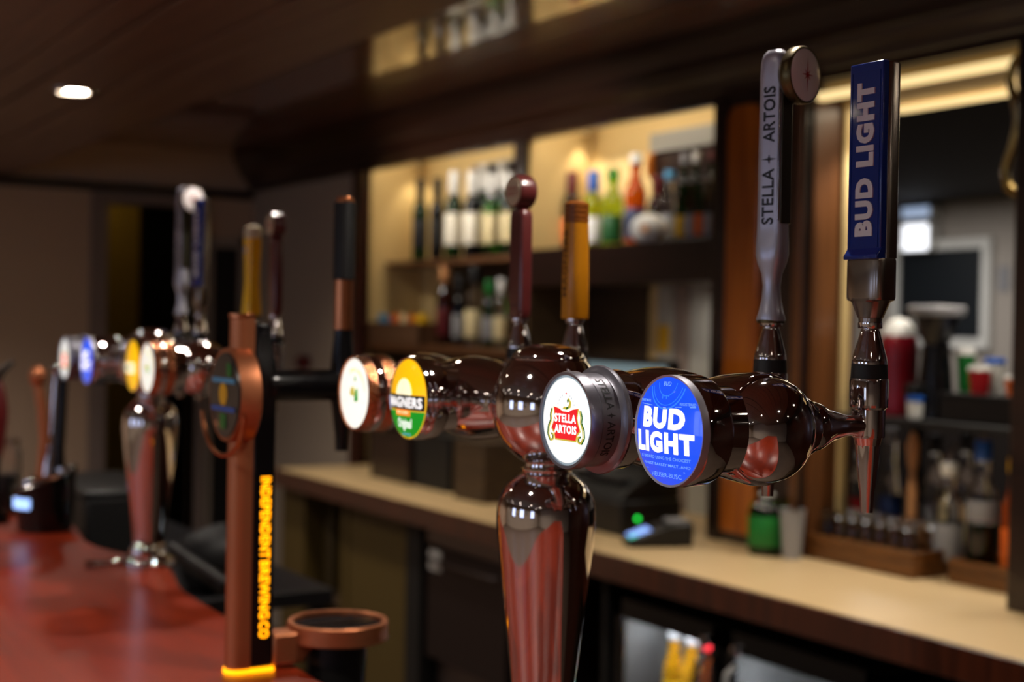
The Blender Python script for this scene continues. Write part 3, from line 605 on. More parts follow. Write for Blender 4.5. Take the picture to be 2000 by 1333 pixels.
# ------------------------------------------------------------------ copper and black tower
def tower():
    root = thing('beer_tower', 'slim copper and black beer tower with a vertical line of glowing amber letters', 'beer tap', (.673, 1.783, 1.07))
    z1 = .472
    fr = [(-.0030, -.0160), *[(-.0150 - .0165 * math.sin(R(a)), -.0165 * math.cos(R(a))) for a in range(0, 181, 10)], (-.0030, .0160)]
    MB().prism(fr, .0055, z1 - .006).build('copper_front', 'copper_dull', root, angle=40)
    MB().prism([(x * 1.05 + .0, y * 1.06) for x, y in fr], z1 - .006, z1).build('copper_cap', 'copper', root, bevel=.0008)
    side = [(.0, .0055), (.031, .0055), (.031, .395), (.030, .41), (.026, .428), (.0235, .44), (.023, .459), (0, .459)]
    MB().prism([(x - .003, z) for x, z in side], -.0162, .0162, 'Y').build('black_back', 'black_gloss', root, bevel=.003)
    b = MB().prism([(x * 1.07, y * 1.12) for x, y in fr], 0, .0055).build('base_light', 'amber_light', root)
    MB().prism([(-.003, -.0185), (.0295, -.0185), (.0295, .0185), (-.003, .0185)], 0, .0055).build('base_light', 'amber_light', root)
    d = MB().lathe([(.055, -.036), (.0605, -.037), (.0620, -.033), (.0635, -.011), (.062, -.009), (.03, -.009)], (0, 0, .365), 'X', 64).build('round_housing', 'copper_dull', root)
    MB().lathe([(.0560, -.0365), (.0550, -.0385), (0, -.040)], (0, 0, .365), 'X', 48).build('lens_face', 'graphite', d)
    f = lambda u, v: Vector((-.0402, -u * .05, .365 + v * .05))
    decal('lens_print', strip(.32, .45, .95), 'p_sky', f, d); decal('lens_print', [circ(.3, 20, (0, .02))], 'p_yellow', f, d)
    decal('lens_print', strip(-.42, -.30, .95), 'p_blue', f, d); decal('lens_print', strip(-.88, -.48, .9, -.22, .22), 'p_green', f, d)
    decal('lens_print', strip(.5, .85, .95, .25, .6), 'p_green', f, d)
    MB().tube([(-.040 - .006 * math.cos(R(a)), .066 * math.cos(R(a)), .352 + .066 * math.sin(R(a))) for a in range(190, 351, 10)], .0028, 8).build('hoop', 'copper', root)
    g = lambda s, t: Vector((.0082 + t, -.0168, .2465 - s))
    zt = at(513, 932, Y=1.766).z - 1.07; zb = at(508, 1248, Y=1.766).z - 1.07
    g = lambda s, t: Vector((.0078 + t, -.0167, zt - s))
    L = zt - zb
    text('lit_lettering', 'INDEPENDENT', 'amber_light', g, 0, 0, L * .505, .0138, root, .035)
    text('lit_lettering', 'BREWING', 'amber_light', g, L * .52, 0, L * .36, .0138, root, .035)
    text('lit_lettering', 'CO', 'amber_light', g, L * .895, 0, L * .105, .0138, root, .035)
    MB().lathe([(.0215, .020), (.0225, .026), (.0215, .032), (.0215, .118), (.0195, .124)], (0, 0, .377), 'X', 36).build('spout_arm', 'black_gloss', root)
    t = MB().lathe([(.0065, .287), (.0085, .287), (.0095, .31), (.0140, .345), (.0175, .362), (.0180, .385), (.0155, .415), (.0128, .440), (.0124, .452)], (.129, 0, 0), 'Z', 32).build('tap_body', 'black_gloss', root)
    h = MB().lathe([(.0118, .452), (.0126, .453), (.0126, .520)], (.129, 0, 0), 'Z', 32).build('tap_handle', 'copper', root)
    MB().lathe([(.0140, .520), (.0150, .521), (.0150, .624), (.0140, .626)], (.129, 0, 0), 'Z', 32).build('grip', 'black_matt', h)
    MB().lathe([(.0125, .625), (.0130, .627), (.0110, .633), (0, .634)], (.129, 0, 0), 'Z', 32).build('end_cap', 'copper', h)
    r = MB().lathe([(.0600, .030), (.0675, .030), (.0690, .032), (.0690, .054), (.0675, .056), (.0625, .056), (.0605, .054)], (.128, 0, 0), 'Z', 64, cap=(False, False)); r.f += [tuple([6 * 64 + j, 6 * 64 + (j + 1) % 64, (j + 1) % 64, j]) for j in range(64)]
    rg = r.build('drip_ring', 'copper_dull', root)
    MB().lathe([(.0605, .030), (.0605, .036), (0, .034)], (.128, 0, 0), 'Z', 48).build('drip_bowl', 'black_gloss', rg)
    gb = MB()
    for i in range(-5, 6):
        w_ = math.sqrt(.0595 ** 2 - (i * .0105) ** 2); gb.box(.128 - w_, .128 + w_, i * .0105 - .0018, i * .0105 + .0018, .0478, .0498)
    gb.build('grille', 'steel_dark', rg, smooth=False)
    MB().box(.128 - .058, .128 + .058, -.0035, .0035, .0495, .0512).build('grille_bar', 'chrome_worn', rg)
    MB().prism([(.028, .006), (.072, .006), (.088, .030), (.088, .048), (.028, .048)], -.020, .020, 'Y').build('bracket', 'copper_dull', root, bevel=.004)
    MB().lathe([(.030, -.09), (.036, -.088), (.040, .0), (.040, .030), (.03, .031)], (.128, 0, 0), 'Z', 40).build('drain_cup', 'black_matt', root)
    return root
tower()

# ------------------------------------------------------------------ black drum dispenser at the far end of the bar
def drum():
    X, Y = .722, 3.15
    root = thing('drum_dispenser', 'short black drum-shaped beer dispenser with a slanted chrome top and three levers', 'beer tap', (X, Y, 1.07))
    def ring(r, z, sl): return [Vector((r * math.cos(2 * PI * j / 40), r * math.sin(2 * PI * j / 40), z + sl * r * math.cos(2 * PI * j / 40))) for j in range(40)]
    MB().rings([ring(.054, 0, 0), ring(.056, .004, 0), ring(.061, .06, .1), ring(.064, .105, .36), ring(.066, .112, .38)]).build('drum', 'black_gloss', root)
    MB().rings([ring(.064, .1125, .38), ring(.066, .1145, .38), ring(.060, .119, .38), ring(.03, .121, .38)]).build('top_plate', 'chrome_worn', root)
    q = MB(); rr = []
    for a in range(0, 50, 6):
        an = R(180 + a); rr.append([Vector(((.0625 + d) * math.cos(an), (.0625 + d) * math.sin(an), z)) for d, z in ((0, .052), (.004, .052), (.004, .074), (0, .074))])
    q.rings(rr).build('lit_label', 'blue_light', root)
    def lever(name, m, pts, rad, knob, kr, km):
        P = [at(x, y, Y=Y) - Vector((X, Y, 1.07)) for x, y in pts]
        o = MB().tube(P, rad, 14).build(name, m, root, angle=70)
        MB().lathe([(kr * math.sin(R(a)), -kr * 1.25 * math.cos(R(a))) for a in range(0, 181, 15)], P[-1], 'Z', 20).build('knob', km, o, angle=70)
    lever('lever', 'copper_dull', [(78, 935), (82, 900), (88, 860), (83, 800), (74, 750), (74, 735)], [.009, .010, .013, .012, .010, .008], 0, .019, 'copper_dull')
    lever('lever', 'chrome', [(92, 930), (94, 905), (99, 880), (104, 820), (108, 760), (111, 722)], [.012, .012, .010, .009, .009, .009], 0, .012, 'chrome_worn')
    lever('lever', 'black_gloss', [(114, 920), (114, 880), (118, 830), (121, 780), (124, 740)], [.014, .013, .012, .011, .010], 0, .011, 'black_gloss')
    for x, y in ((-.038, -.02), (.03, -.03), (.02, .03)):
        MB().lathe([(.012, 0), (.014, .002), (.013, .010), (.006, .014)], (x, y, .116 + .38 * x), 'Z', 20).build('mount', 'chrome', root)
drum()

# ------------------------------------------------------------------ back counter
def yp(px, X=2.25, py=1100): return at(px, py, X=X).y
bc = thing('back_counter', 'long pale laminate worktop on a dark cabinet behind the bar', 'counter', (0, 0, 0))
box('worktop', 'laminate', 2.2, 3.0, 1.0, 5.52, .895, .920, bc, bevel=.003)
box('front_edge', 'mahogany', 2.186, 2.2, 1.0, 5.52, .850, .919, bc, bevel=.003); box('end_edge', 'mahogany', 2.186, 2.64, 5.52, 5.535, .850, .919, bc, bevel=.003)
box('back_panel', 'oldwood', 2.62, 2.645, 1.0, 5.5, .08, .895, bc); box('base_shelf', 'oldwood', 2.27, 2.62, 1.0, 5.5, .06, .10, bc)
for p0, p1, m in ((556, 600, 'olive_panel'), (672, 684, 'olive_panel'), (800, 828, 'black_matt'), (1186, 1196, 'black_matt')):
    box('upright', m, 2.235, 2.62, yp(p1), yp(p0), 0, .895, bc, bevel=.002)
box('cupboard_door', 'olive_panel', 2.24, 2.258, yp(799), yp(686), .10, .845, bc, bevel=.003)
box('inner_shelf', 'oldwood', 2.28, 2.62, yp(672), yp(602), .42, .445, bc)
t = thing('gas_cylinder', 'slim grey-green canister with a pale label under the left end of the worktop', 'cylinder', (2.36, yp(650, 2.36), .445))
MB().lathe([(.035, 0), (.04, .004), (.04, .26), (.03, .30), (.012, .32), (.012, .36)], (0, 0, 0), 'Z', 24).build('body', 'olive_panel', t)
t2 = thing('paper_roll', 'small pale roll hanging in the dark gap under the worktop', 'roll', (2.34, yp(622, 2.34), .70)); MB().lathe([(.012, -.04), (.035, -.04), (.035, .04), (.012, .04)], (0, 0, 0), 'Z', 20).build('roll', 'p_grey', t2)
# glasswasher
gw = thing('glasswasher', 'dark brushed steel under-counter glasswasher with a white notice stuck on its door', 'appliance', (0, 0, 0))
ya, yb = yp(992), yp(832)
box('body', 'steel_dark', 2.27, 2.6, ya, yb, .40, .845, gw, bevel=.004); box('door', 'steel_dark', 2.250, 2.27, ya + .005, yb - .005, .40, .775, gw, bevel=.005)
box('control_strip', 'steel', 2.248, 2.27, ya + .005, yb - .005, .785, .84, gw, bevel=.003); MB().tube([(2.248, ya + .05, .74), (2.225, ya + .07, .74), (2.225, yb - .07, .74), (2.248, yb - .05, .74)], .006).build('door_handle', 'steel', gw)
box('notice', 'p_white', 2.246, 2.2495, yp(862), yp(840), .70, .765, gw)
box('leg_frame', 'steel', 2.29, 2.6, ya + .02, yb - .02, .30, .40, gw)
t = thing('storage_crate', 'reddish-brown crate on the low shelf under the glasswasher', 'crate', (2.42, (ya + yb) / 2, .10)); box('body', 'shelf_wood', -.15, .15, -.2, .2, 0, .18, t, bevel=.004)
# fridges
def fridge(p0, p1, label, hpx):
    y0, y1 = yp(p1, py=1250), yp(p0, py=1250); r = thing('bottle_fridge', label, 'fridge', (2.24, (y0 + y1) / 2, 0)); h = (y1 - y0) / 2
    MB().box(.02, .37, -h, -h + .02, .06, .79).box(.02, .37, h - .02, h, .06, .79).box(.02, .37, -h, h, .77, .80).box(.02, .37, -h, h, .06, .09).build('cabinet', 'black_matt', r, smooth=False)
    box('liner', 'p_white', .35, .37, -h + .02, h - .02, .09, .77, r); box('shelf', 'steel', .06, .34, -h + .02, h - .02, .47, .475, r)
    dd = MB().box(0, .018, -h, -h + .035, .08, .80).box(0, .018, h - .035, h, .08, .80).box(0, .018, -h, h, .745, .80).box(0, .018, -h, h, .08, .13).build('door', 'black_gloss', r, bevel=.003)
    box('glass_pane', 'glass', .006, .010, -h + .035, h - .035, .13, .745, dd)
    hy = (h - .05) if hpx > 0 else (-h + .05)
    MB().tube([(0, hy, .72), (-.03, hy, .70), (-.035, hy, .66), (-.035, hy, .52), (-.03, hy, .48), (0, hy, .46)], .008).build('door_handle', 'black_gloss' if hpx < 0 else 'p_grey', dd)
    MB().lathe([(.014, 0), (.014, -.012), (.006, -.016)], (0, hy, .755), 'X', 16).build('hinge', 'chrome_worn', dd)
    box('light_strip', 'fridge_glow', .03, .04, -h + .04, h - .04, .745, .755, r); lamp('fridge_light', 'AREA', (.10, 0, .74), 8.0, (.9, .97, 1), size=.1, sy=1.4 * h, parent=r)
    return r, y0, y1
f1 = fridge(1206, 1412, 'left glass-door bottle fridge under the worktop, white inside, black curved handle', -1)
f2 = fridge(1420, 1720, 'right glass-door bottle fridge under the worktop, pale upright handle, red and green cans inside', 1)

# ------------------------------------------------------------------ bottle builder
def bottle(label, x, y, z, h, r, m='glass', cap='p_white', lab=None, shape='wine', group=None, capl=.22, lz=(.12, .45), liquid=None, lr=1.0, pour=False):
    o = thing('bottle', label, 'bottle', (x, y, z), random.uniform(-.5, .5), group)
    nr = min(.017, r * .48); prof = {
        'wine': [(r * .9, 0), (r, .01), (r, .60 * h), (r * .93, .655 * h), (r * .6, .71 * h), (nr * 1.1, .77 * h), (nr, .82 * h), (nr, .96 * h), (nr * 1.15, .965 * h), (nr * 1.15, h)],
        'spirit': [(r * .92, 0), (r, .01), (r, .58 * h), (r * .96, .63 * h), (r * .7, .68 * h), (nr * 1.2, .73 * h), (nr, .78 * h), (nr, .93 * h), (nr * 1.1, .935 * h), (nr * 1.1, h * .97)],
        'beer': [(r * .9, 0), (r, .01), (r, .55 * h), (r * .85, .64 * h), (r * .55, .76 * h), (nr * .95, .86 * h), (nr * .9, .97 * h), (nr, h)],
        'cone': [(r * .95, 0), (r, .01), (r * .98, .40 * h), (r * .7, .58 * h), (r * .42, .72 * h), (nr, .82 * h), (nr, h * .97)],
        'round': [(r * .7, 0), (r * .95, .08 * h), (r, .3 * h), (r * .9, .5 * h), (r * .5, .64 * h), (nr, .70 * h), (nr, h * .96)],
        'jar': [(r * .9, 0), (r, .01), (r, .70 * h), (r * .85, .82 * h), (r * .45, .90 * h), (r * .4, h)]}[shape]
    MB().lathe(prof, (0, 0, 0), 'Z', 24).build('glass_body', m, o, angle=50)
    if capl:
        z0 = h * (1 - capl); MB().lathe([(nr * 1.12, z0), (nr * 1.2, z0 + .002), (nr * 1.25, h * .99), (nr * 1.1, h + .001), (0, h + .0015)], (0, 0, 0), 'Z', 18).build('cap', cap, o)
    if lab:
        rr = [rad for rad, zz in prof if lz[0] * h <= zz <= lz[1] * h]; lr_ = r * 1.012 * lr
        MB().lathe([(lr_ * .99, lz[0] * h), (lr_, lz[0] * h + .001), (lr_, lz[1] * h - .001), (lr_ * .99, lz[1] * h)], (0, 0, 0), 'Z', 24, cap=(False, False)).build('label', lab, o)
    if liquid: MB().lathe([(r * .86, .006), (r * .9, .012), (r * .9, .40 * h), (0, .40 * h)], (0, 0, 0), 'Z', 20).build('liquid', liquid, o)
    if pour: MB().tube([(0, 0, h), (0, 0, h + .018), (.006, -.006, h + .036), (.014, -.010, h + .05)], [.008, .006, .0045, .004], 10).build('pourer', 'chrome_worn', o)
    return o
def put(px, ytop, wpx, X, z, label, **k):
    p = at(px, ytop, X=X); return bottle(label, X, p.y, z, p.z - z, wpx / 2 * depth(p) / FPX, **k)

# shelves
def shelf(name, label, x0, x1, y0, y1, z0, z1, m='shelf_wood', cat='shelf'):
    t = thing(name, label, cat, ((x0 + x1) / 2, (y0 + y1) / 2, z0)); box('board', m, x0 - (x0 + x1) / 2, x1 - (x0 + x1) / 2, -(y1 - y0) / 2, (y1 - y0) / 2, 0, z1 - z0, t, bevel=.002); return t
ZS1 = 1.794; ZS2 = 1.797; ZS3 = 1.440
shelf('wall_shelf', 'wooden upper shelf of the left niche holding the wine bottles', XR + .10, XB, YP1[0] - 0 + .002, YA1 - .002, ZS1 - .022, ZS1)
shelf('wall_shelf', 'wooden lower shelf of the left niche holding the wicker basket', XR + .02, XB, YP1[0] + .002, YA1 - .002, ZS3 - .03, ZS3)
shelf('wall_shelf', 'dark deep-fronted shelf of the right niche holding green and brown bottles', XR - .005, XB, YP2[0] + .001, YA2 - .001, 1.668, ZS2, 'dark_wood')
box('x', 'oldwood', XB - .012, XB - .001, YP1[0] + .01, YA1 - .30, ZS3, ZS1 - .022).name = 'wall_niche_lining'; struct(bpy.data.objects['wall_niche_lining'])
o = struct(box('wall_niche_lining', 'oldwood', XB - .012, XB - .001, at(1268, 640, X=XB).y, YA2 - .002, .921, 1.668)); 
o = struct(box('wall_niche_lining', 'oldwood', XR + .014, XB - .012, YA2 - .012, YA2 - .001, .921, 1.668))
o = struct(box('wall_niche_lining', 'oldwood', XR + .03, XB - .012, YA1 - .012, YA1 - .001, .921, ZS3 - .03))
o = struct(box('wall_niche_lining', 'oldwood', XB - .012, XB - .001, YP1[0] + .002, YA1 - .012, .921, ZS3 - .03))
# pale paint in place of a mirror's reflection, right of each niche
for pa, pb, yb_ in ((1283, YP2[0] + .001, 300), (937, YP1[0] + .001, 330)):
    ya_ = at(pa, 250, X=XB).y; zb_ = at(pa, yb_, X=XB).z
    struct(box('wall_panel', 'pale_reflection', XB - .03, XB - .001, pb, ya_, zb_, 2.19, bevel=.002)); struct(box('wall_panel', 'dark_wood', XB - .022, XB - .001, pb, ya_ - .01, ZS2, zb_))
    struct(MB().prism([(ya_ - .005, zb_), (ya_ + .015, zb_ - .03), (ya_ + .012, zb_ - .07), (ya_ - .02, zb_ - .10), (ya_ - .02, zb_)], XB - .034, XB - .002, 'X').build('trim_16', 'orange_wood'))
# pale panels painted in for a reflection in the lower right niche
for a, b_, m in ((1292, 1322, 'pale_reflection'), (1326, 1352, 'trim_white'), (1356, 1404, 'pale_reflection')):
    struct(box('wall_panel', m, XB - .02, XB - .002, at(b_, 640, X=XB).y, at(a, 640, X=XB).y, .921, 1.668, bevel=.003))
nt_ = thing('notice', 'small yellow notice on the pale panel under the dark shelf', 'notice', (XB - .021, at(1306, 665, X=XB).y, at(1306, 665, X=XB).z)); box('sheet', 'p_yellow', -.002, 0, -.03, .03, -.04, .05, nt_)

# wine bottles, left niche
W = [(822, 350, 30, 'glass_dkgreen', 'black_matt', 'ink', 'dark green wine bottle with black neck, leftmost of the wine row', .28),
     (855, 348, 28, 'glass_black', 'black_matt', 'black_matt', 'black wine bottle with black label, second of the wine row', .28),
     (888, 335, 34, 'glass_dkgreen', 'p_white', 'p_paper', 'dark wine bottle with white capsule and big white label, third of the wine row', .30),
     (924, 335, 34, 'glass_black', 'p_white', 'p_paper', 'black wine bottle with white capsule and white label, fourth of the wine row', .30),
     (962, 340, 32, 'glass_green', 'p_white', 'p_cream', 'green wine bottle with white capsule and cream label beside the brown tap handle', .30),
     (996, 338, 32, 'glass_dkgreen', 'p_white', 'p_cream', 'green wine bottle with white capsule, rightmost in the front of the wine row', .30)]
for px, yt, wd, m, cp, lb, l, cl in W: put(px, yt, wd, 2.80, ZS1, l, m=m, cap=cp, lab=lb, capl=cl, lz=(.16, .52))
for px, yt, l in ((945, 322, 'white-capped wine bottle standing in the rear row between two front bottles'), (982, 320, 'white-capped wine bottle standing at the right of the rear row')):
    put(px, yt, 30, 2.885, ZS1, l, m='glass_dkgreen', cap='p_white', lab='p_cream', capl=.30, lz=(.16, .52))
# lower shelf of the left niche
S = [(870, 515, 34, 'glass_brown', 'p_peach', 'p_dkred', 'spirit', 'brown spirit bottle with a pinkish cap to the right of the basket'),
     (898, 540, 26, 'glass_black', 'black_matt', 'p_grey', 'spirit', 'small dark bottle between the brown and the pale spirit bottles'),
     (928, 520, 38, 'glass', 'black_matt', 'p_cream', 'round', 'clear bulbous spirit bottle with a cream label and black stopper'),
     (957, 548, 28, 'glass_green', 'p_green', 'p_grey', 'spirit', 'spirit bottle with a bright green cap on the lower shelf'),
     (980, 545, 28, 'glass', 'p_white', 'p_cream', 'spirit', 'clear spirit bottle beside the green-capped one')]
for px, yt, wd, m, cp, lb, sh, l in S: put(px, yt, wd, 2.78, ZS3, l, m=m, cap=cp, lab=lb, shape=sh)
# basket of packets
pb_ = at(802, 645, X=2.74); bs = thing('wicker_basket', 'dark rectangular wicker basket on the lower left shelf filled with snack packets', 'basket', (2.76, pb_.y + .02, ZS3))
MB().box(-.09, .09, -.24, .24, 0, .008).box(-.095, -.085, -.25, .25, 0, .085).box(.085, .095, -.25, .25, 0, .085).box(-.095, .095, -.25, -.24, 0, .085).box(-.095, .095, .24, .25, 0, .085).build('basket', 'wicker', bs, smooth=False)
MB().tube([(-.095, -.25, .085), (.095, -.25, .085), (.095, .25, .085), (-.095, .25, .085)], .006, 8, close=True).build('rim', 'wicker', bs)
for i, (dy, m, l) in enumerate([(.22, 'p_sky', 'blue snack packet at the left end of the basket'), (.10, 'p_orange', 'orange snack packet beside the blue one in the basket'), (.03, 'p_cream', 'cream snack packet in the middle of the basket'), (-.06, 'p_orange', 'orange snack packet right of the cream one'), (-.15, 'p_yellow', 'yellow snack packet near the right end of the basket')]):
    t = thing('snack_packet', l, 'packet', (2.74, pb_.y + dy, ZS3 + .012), R(random.uniform(-15, 15))); t.rotation_euler = (R(random.uniform(-12, 12)), R(-12), t.rotation_euler[2])
    MB().rings([[Vector((sx * hx, sy, z)) for sx, sy in ((-1, -wy), (1, -wy), (1, wy), (-1, wy))] for z, hx, wy in ((0, .001, .034), (.012, .012, .035), (.06, .016, .034), (.10, .010, .035), (.115, .001, .036))]).build('packet', m, t, angle=70)

# right niche bottles
B = [(1072, 330, 42, 'spirit_gold', 'p_white', 'p_yellow', 'spirit', 'square-shouldered golden spirit bottle at the left of the right niche', .10),
     (1118, 337, 34, 'glass_amber', 'p_dkred', 'p_orange', 'spirit', 'amber bottle with a long dark red capsule behind the amber tap handle', .34),
     (1160, 335, 36, 'glass_backlit', 'p_blue', 'p_white', 'spirit', 'green bottle tinted lime as if lit through, with a blue neck and round white label', .26),
     (1198, 330, 36, 'glass_backlit', 'glass_green', 'p_dkgreen', 'spirit', 'green bottle tinted lime as if lit through, dark label, beside the blue-necked one', .16),
     (1243, 302, 36, 'spirit_orange', 'p_white', 'p_navy', 'spirit', 'tall orange spirit bottle with white cap, and navy label', .10),
     (1285, 345, 32, 'glass_brown', 'p_dkred', 'p_yellow', 'spirit', 'dark bottle with a dark red cap behind the white flagon', .25),
     (1309, 335, 30, 'glass', 'p_sky', 'p_grey', 'spirit', 'clear bottle with a sky blue cap to the right of the white flagon', .10)]
for px, yt, wd, m, cp, lb, sh, l, cl in B: put(px, yt, wd * 1.2, 2.84, ZS2, l, m=m, cap=cp, lab=lb, shape=sh, capl=cl, lz=(.10, .42))
pc = at(1243, 350, X=2.84)
for i, (px, lb) in enumerate([(1331, 'p_yellow'), (1350, 'p_grey'), (1368, 'p_orange'), (1386, 'p_grey'), (1403, 'p_yellow')]):
    put(px, 352 - i * 2, 19, 2.70, ZS2, ['dark beer bottle with yellow label, leftmost of the five in the front row', 'dark beer bottle with grey label, second in the front row', 'dark beer bottle with orange label, middle of the front row', 'dark beer bottle with grey label, fourth in the front row', 'dark beer bottle with yellow label, rightmost against the dark post'][i],
        m='glass_brown' if i % 2 else 'glass_dkgreen', cap='p_grey', lab=lb, shape='beer', capl=.06, lz=(.08, .42), group='beer bottles at the right end of the right niche')
for i, px in enumerate((1337, 1360, 1392)):
    put(px, 300 - i * 3, 24, 2.83, ZS2, ['tall dark green bottle behind the beer bottles, left one of three', 'tall dark bottle with silver cap behind the beer bottles, middle of three', 'tall dark bottle with reddish cap behind the beer bottles, right one of three'][i],
        m='glass_dkgreen', cap=['p_grey', 'p_white', 'p_dkred'][i], lab='p_yellow', shape='wine', capl=.12, lz=(.1, .3))
fg = at(1268, 440, X=2.70); t = thing('white_flagon', 'white rounded ceramic flagon with a gold emblem leaning on the dark shelf edge', 'flagon', (2.70, fg.y, ZS2 + .045), R(-60))
MB().lathe(smooth([(.0, -.062), (.03, -.052), (.046, -.025), (.049, 0), (.045, .025), (.030, .048), (.012, .064), (.0, .07)], 4), (0, 0, 0), 'X', 28, sx=.95).build('body', 'p_white', t, angle=80)
MB().lathe([(.014, -.001), (.014, .0015), (.0, .002)], (.005, -.0485, .0), 'Y', 16).build('emblem', 'p_peach', t)

# things on the worktop, left part
for px0, px1, yt, X, m, l in [(722, 800, 846, 2.42, 'dark_wood', 'dark wooden box at the far end of the worktop'), (806, 880, 850, 2.44, 'black_matt', 'black box beside the dark wooden box on the worktop'), (884, 950, 862, 2.40, 'oldwood', 'low brown box on the worktop behind the round tap arm')]:
    a, b_ = at(px0, yt, X=X), at(px1, yt, X=X); t = thing('storage_box', l, 'box', (X, (a.y + b_.y) / 2, .92)); hh = (a.z + b_.z) / 2 - .92; hw = (a.y - b_.y) / 2 - .012
    box('body', m, 0, .2, -hw, hw, 0, hh - .01, t, bevel=.003); box('lid', m, -.004, .204, -hw - .003, hw + .003, hh - .01, hh, t, bevel=.003)
# till and its screen
tl = thing('cash_till', 'black cash till with a green light on the worktop behind the chrome font', 'till', (2.40, 3.56, .92))
box('drawer', 'black_plastic', 0, .22, -.20, .20, 0, .10, tl, bevel=.005); MB().prism([(.0, .10), (.22, .10), (.22, .20), (.16, .205), (.02, .13)], -.19, .19, 'Y').build('keyboard_case', 'black_plastic', tl, bevel=.005)
box('keys', 'graphite', .03, .10, -.15, .05, .150, .160, tl, bevel=.002)
g = at(1243, 1014, X=2.395); MB().lathe([(.006, -.002), (.006, .004), (0, .005)], (-.002, g.y - 3.56, g.z - .92), 'X', 12).build('green_light', 'led_green', tl)
box('receipt_paper', 'p_grey', .05, .12, .06, .15, .17, .19, tl, bevel=.002)
mo = thing('till_monitor', 'black-framed till screen on a stand above the worktop', 'monitor', (2.50, 3.42, .92))
box('screen_case', 'black_gloss', 0, .03, -.225, .225, .28, .520, mo, bevel=.004); box('screen', 'screen_glare', -.002, 0, -.20, .20, .30, .505, mo)  # pale glare on the screen is painted in as a faint glow
MB().tube([(.02, 0, .30), (.06, 0, .15), (.06, 0, .02)], .014).build('stand', 'black_plastic', mo); MB().lathe([(.06, 0), (.06, .008), (.02, .02)], (.06, 0, .0), 'Z', 24).build('foot', 'black_plastic', mo)
mo.rotation_euler = (0, R(-6), 0); mo.location.z += .0
# card terminal
ct = thing('card_terminal', 'black card terminal with a small bright blue screen lying on the worktop', 'card terminal', (2.40, 3.20, .92), R(-22))
MB().prism([(-.085, 0), (.10, 0), (.10, .072), (.02, .062), (-.085, .022)], -.048, .048, 'Y').build('body', 'black_plastic', ct, bevel=.008)
nrm = math.atan2(.040, .105)
def slab(name, m, x0, x1, y0, y1, d=.001):
    z = lambda x: .022 + (x + .085) * .381 + d
    MB().add([(x0, y0, z(x0)), (x1, y0, z(x1)), (x1, y1, z(x1)), (x0, y1, z(x0)), (x0, y0, z(x0) - .002), (x1, y0, z(x1) - .002), (x1, y1, z(x1) - .002), (x0, y1, z(x0) - .002)], [(0, 1, 2, 3), (4, 5, 6, 7), (0, 1, 5, 4), (1, 2, 6, 5), (2, 3, 7, 6), (3, 0, 4, 7)]).build(name, m, ct, smooth=False)
slab('screen', 'screen_blue', -.075, -.018, -.036, .036); slab('teal_key', 'screen_teal', -.080, -.060, -.040, -.02, .002); slab('keypad', 'steel', -.005, .018, -.034, .034)
box('paper_flap', 'p_grey', .03, .09, -.03, .03, .0665, .073, ct, bevel=.003)
# green jar-like bottle and plastic cup by the pillar
gb_ = at(1498, 1064, Z=.92); bottle('squat bright green bottle with a pale emblem standing at the foot of the pillar', 2.585, at(1498, 1000, X=2.585).y, .92, .165, .050, m='glass_green', cap='p_white', lab='p_green', shape='jar', capl=.05, lz=(.15, .65))
c0 = at(1548, 1000, X=2.60); t = thing('plastic_cup', 'milky plastic cup between the green bottle and the glass tray', 'cup', (2.60, c0.y, .92))
MB().lathe([(.024, 0), (.034, .13), (.036, .132), (.033, .131), (.022, .004)], (0, 0, 0), 'Z', 24).build('cup', 'p_grey', t)
# trays
def tray(label, x0, x1, y0, y1, h):
    t = thing('wooden_tray', label, 'tray', ((x0 + x1) / 2, (y0 + y1) / 2, .92)); a, b_ = (x1 - x0) / 2, (y1 - y0) / 2
    box('base_board', 'tray_wood', -a, a, -b_, b_, 0, .008, t)
    for q in ((-a, -a + .012, -b_, b_), (a - .012, a, -b_, b_), (-a + .012, a - .012, -b_, -b_ + .012), (-a + .012, a - .012, b_ - .012, b_)):
        for k in (0, 1): box('slat', 'tray_wood', *q, .008 + k * (h - .008) / 2, .006 + (k + 1) * (h - .008) / 2, t, bevel=.0015)
    return t
tray('slatted wooden tray holding two rows of small glasses', 2.655, 2.90, 2.485, 2.925, .068)
tray('second wooden tray, at the right edge of the picture, holding spirit bottles', 2.72, 2.95, 2.0, 2.43, .060)
gl = None; k = 0; names = ['first', 'second', 'third', 'fourth', 'fifth', 'sixth', 'seventh', 'eighth']
for row in (0, 1):
    for i in range(8):
        x = 2.705 + row * .085; y = 2.875 - i * .0475
        lb = 'small clear upturned glass, %s from the left in the %s row of the wooden tray' % (names[i], 'front' if row == 0 else 'back')
        if gl is None:
            gl = thing('shot_glass', lb, 'glass', (x, y, .928), group='small glasses in the wooden tray')
            MB().lathe([(.0195, .0015), (.0205, 0), (.0210, .0015), (.0178, .1160), (.0165, .1185), (0, .1185), (0, .106), (.0150, .104), (.0158, .100)], (0, 0, 0), 'Z', 20, cap=(False, False)).build('bowl', 'glass_shot', gl, angle=60)
        else: c = copy_tree(gl); c.location = (x, y, .928); c['label'] = lb
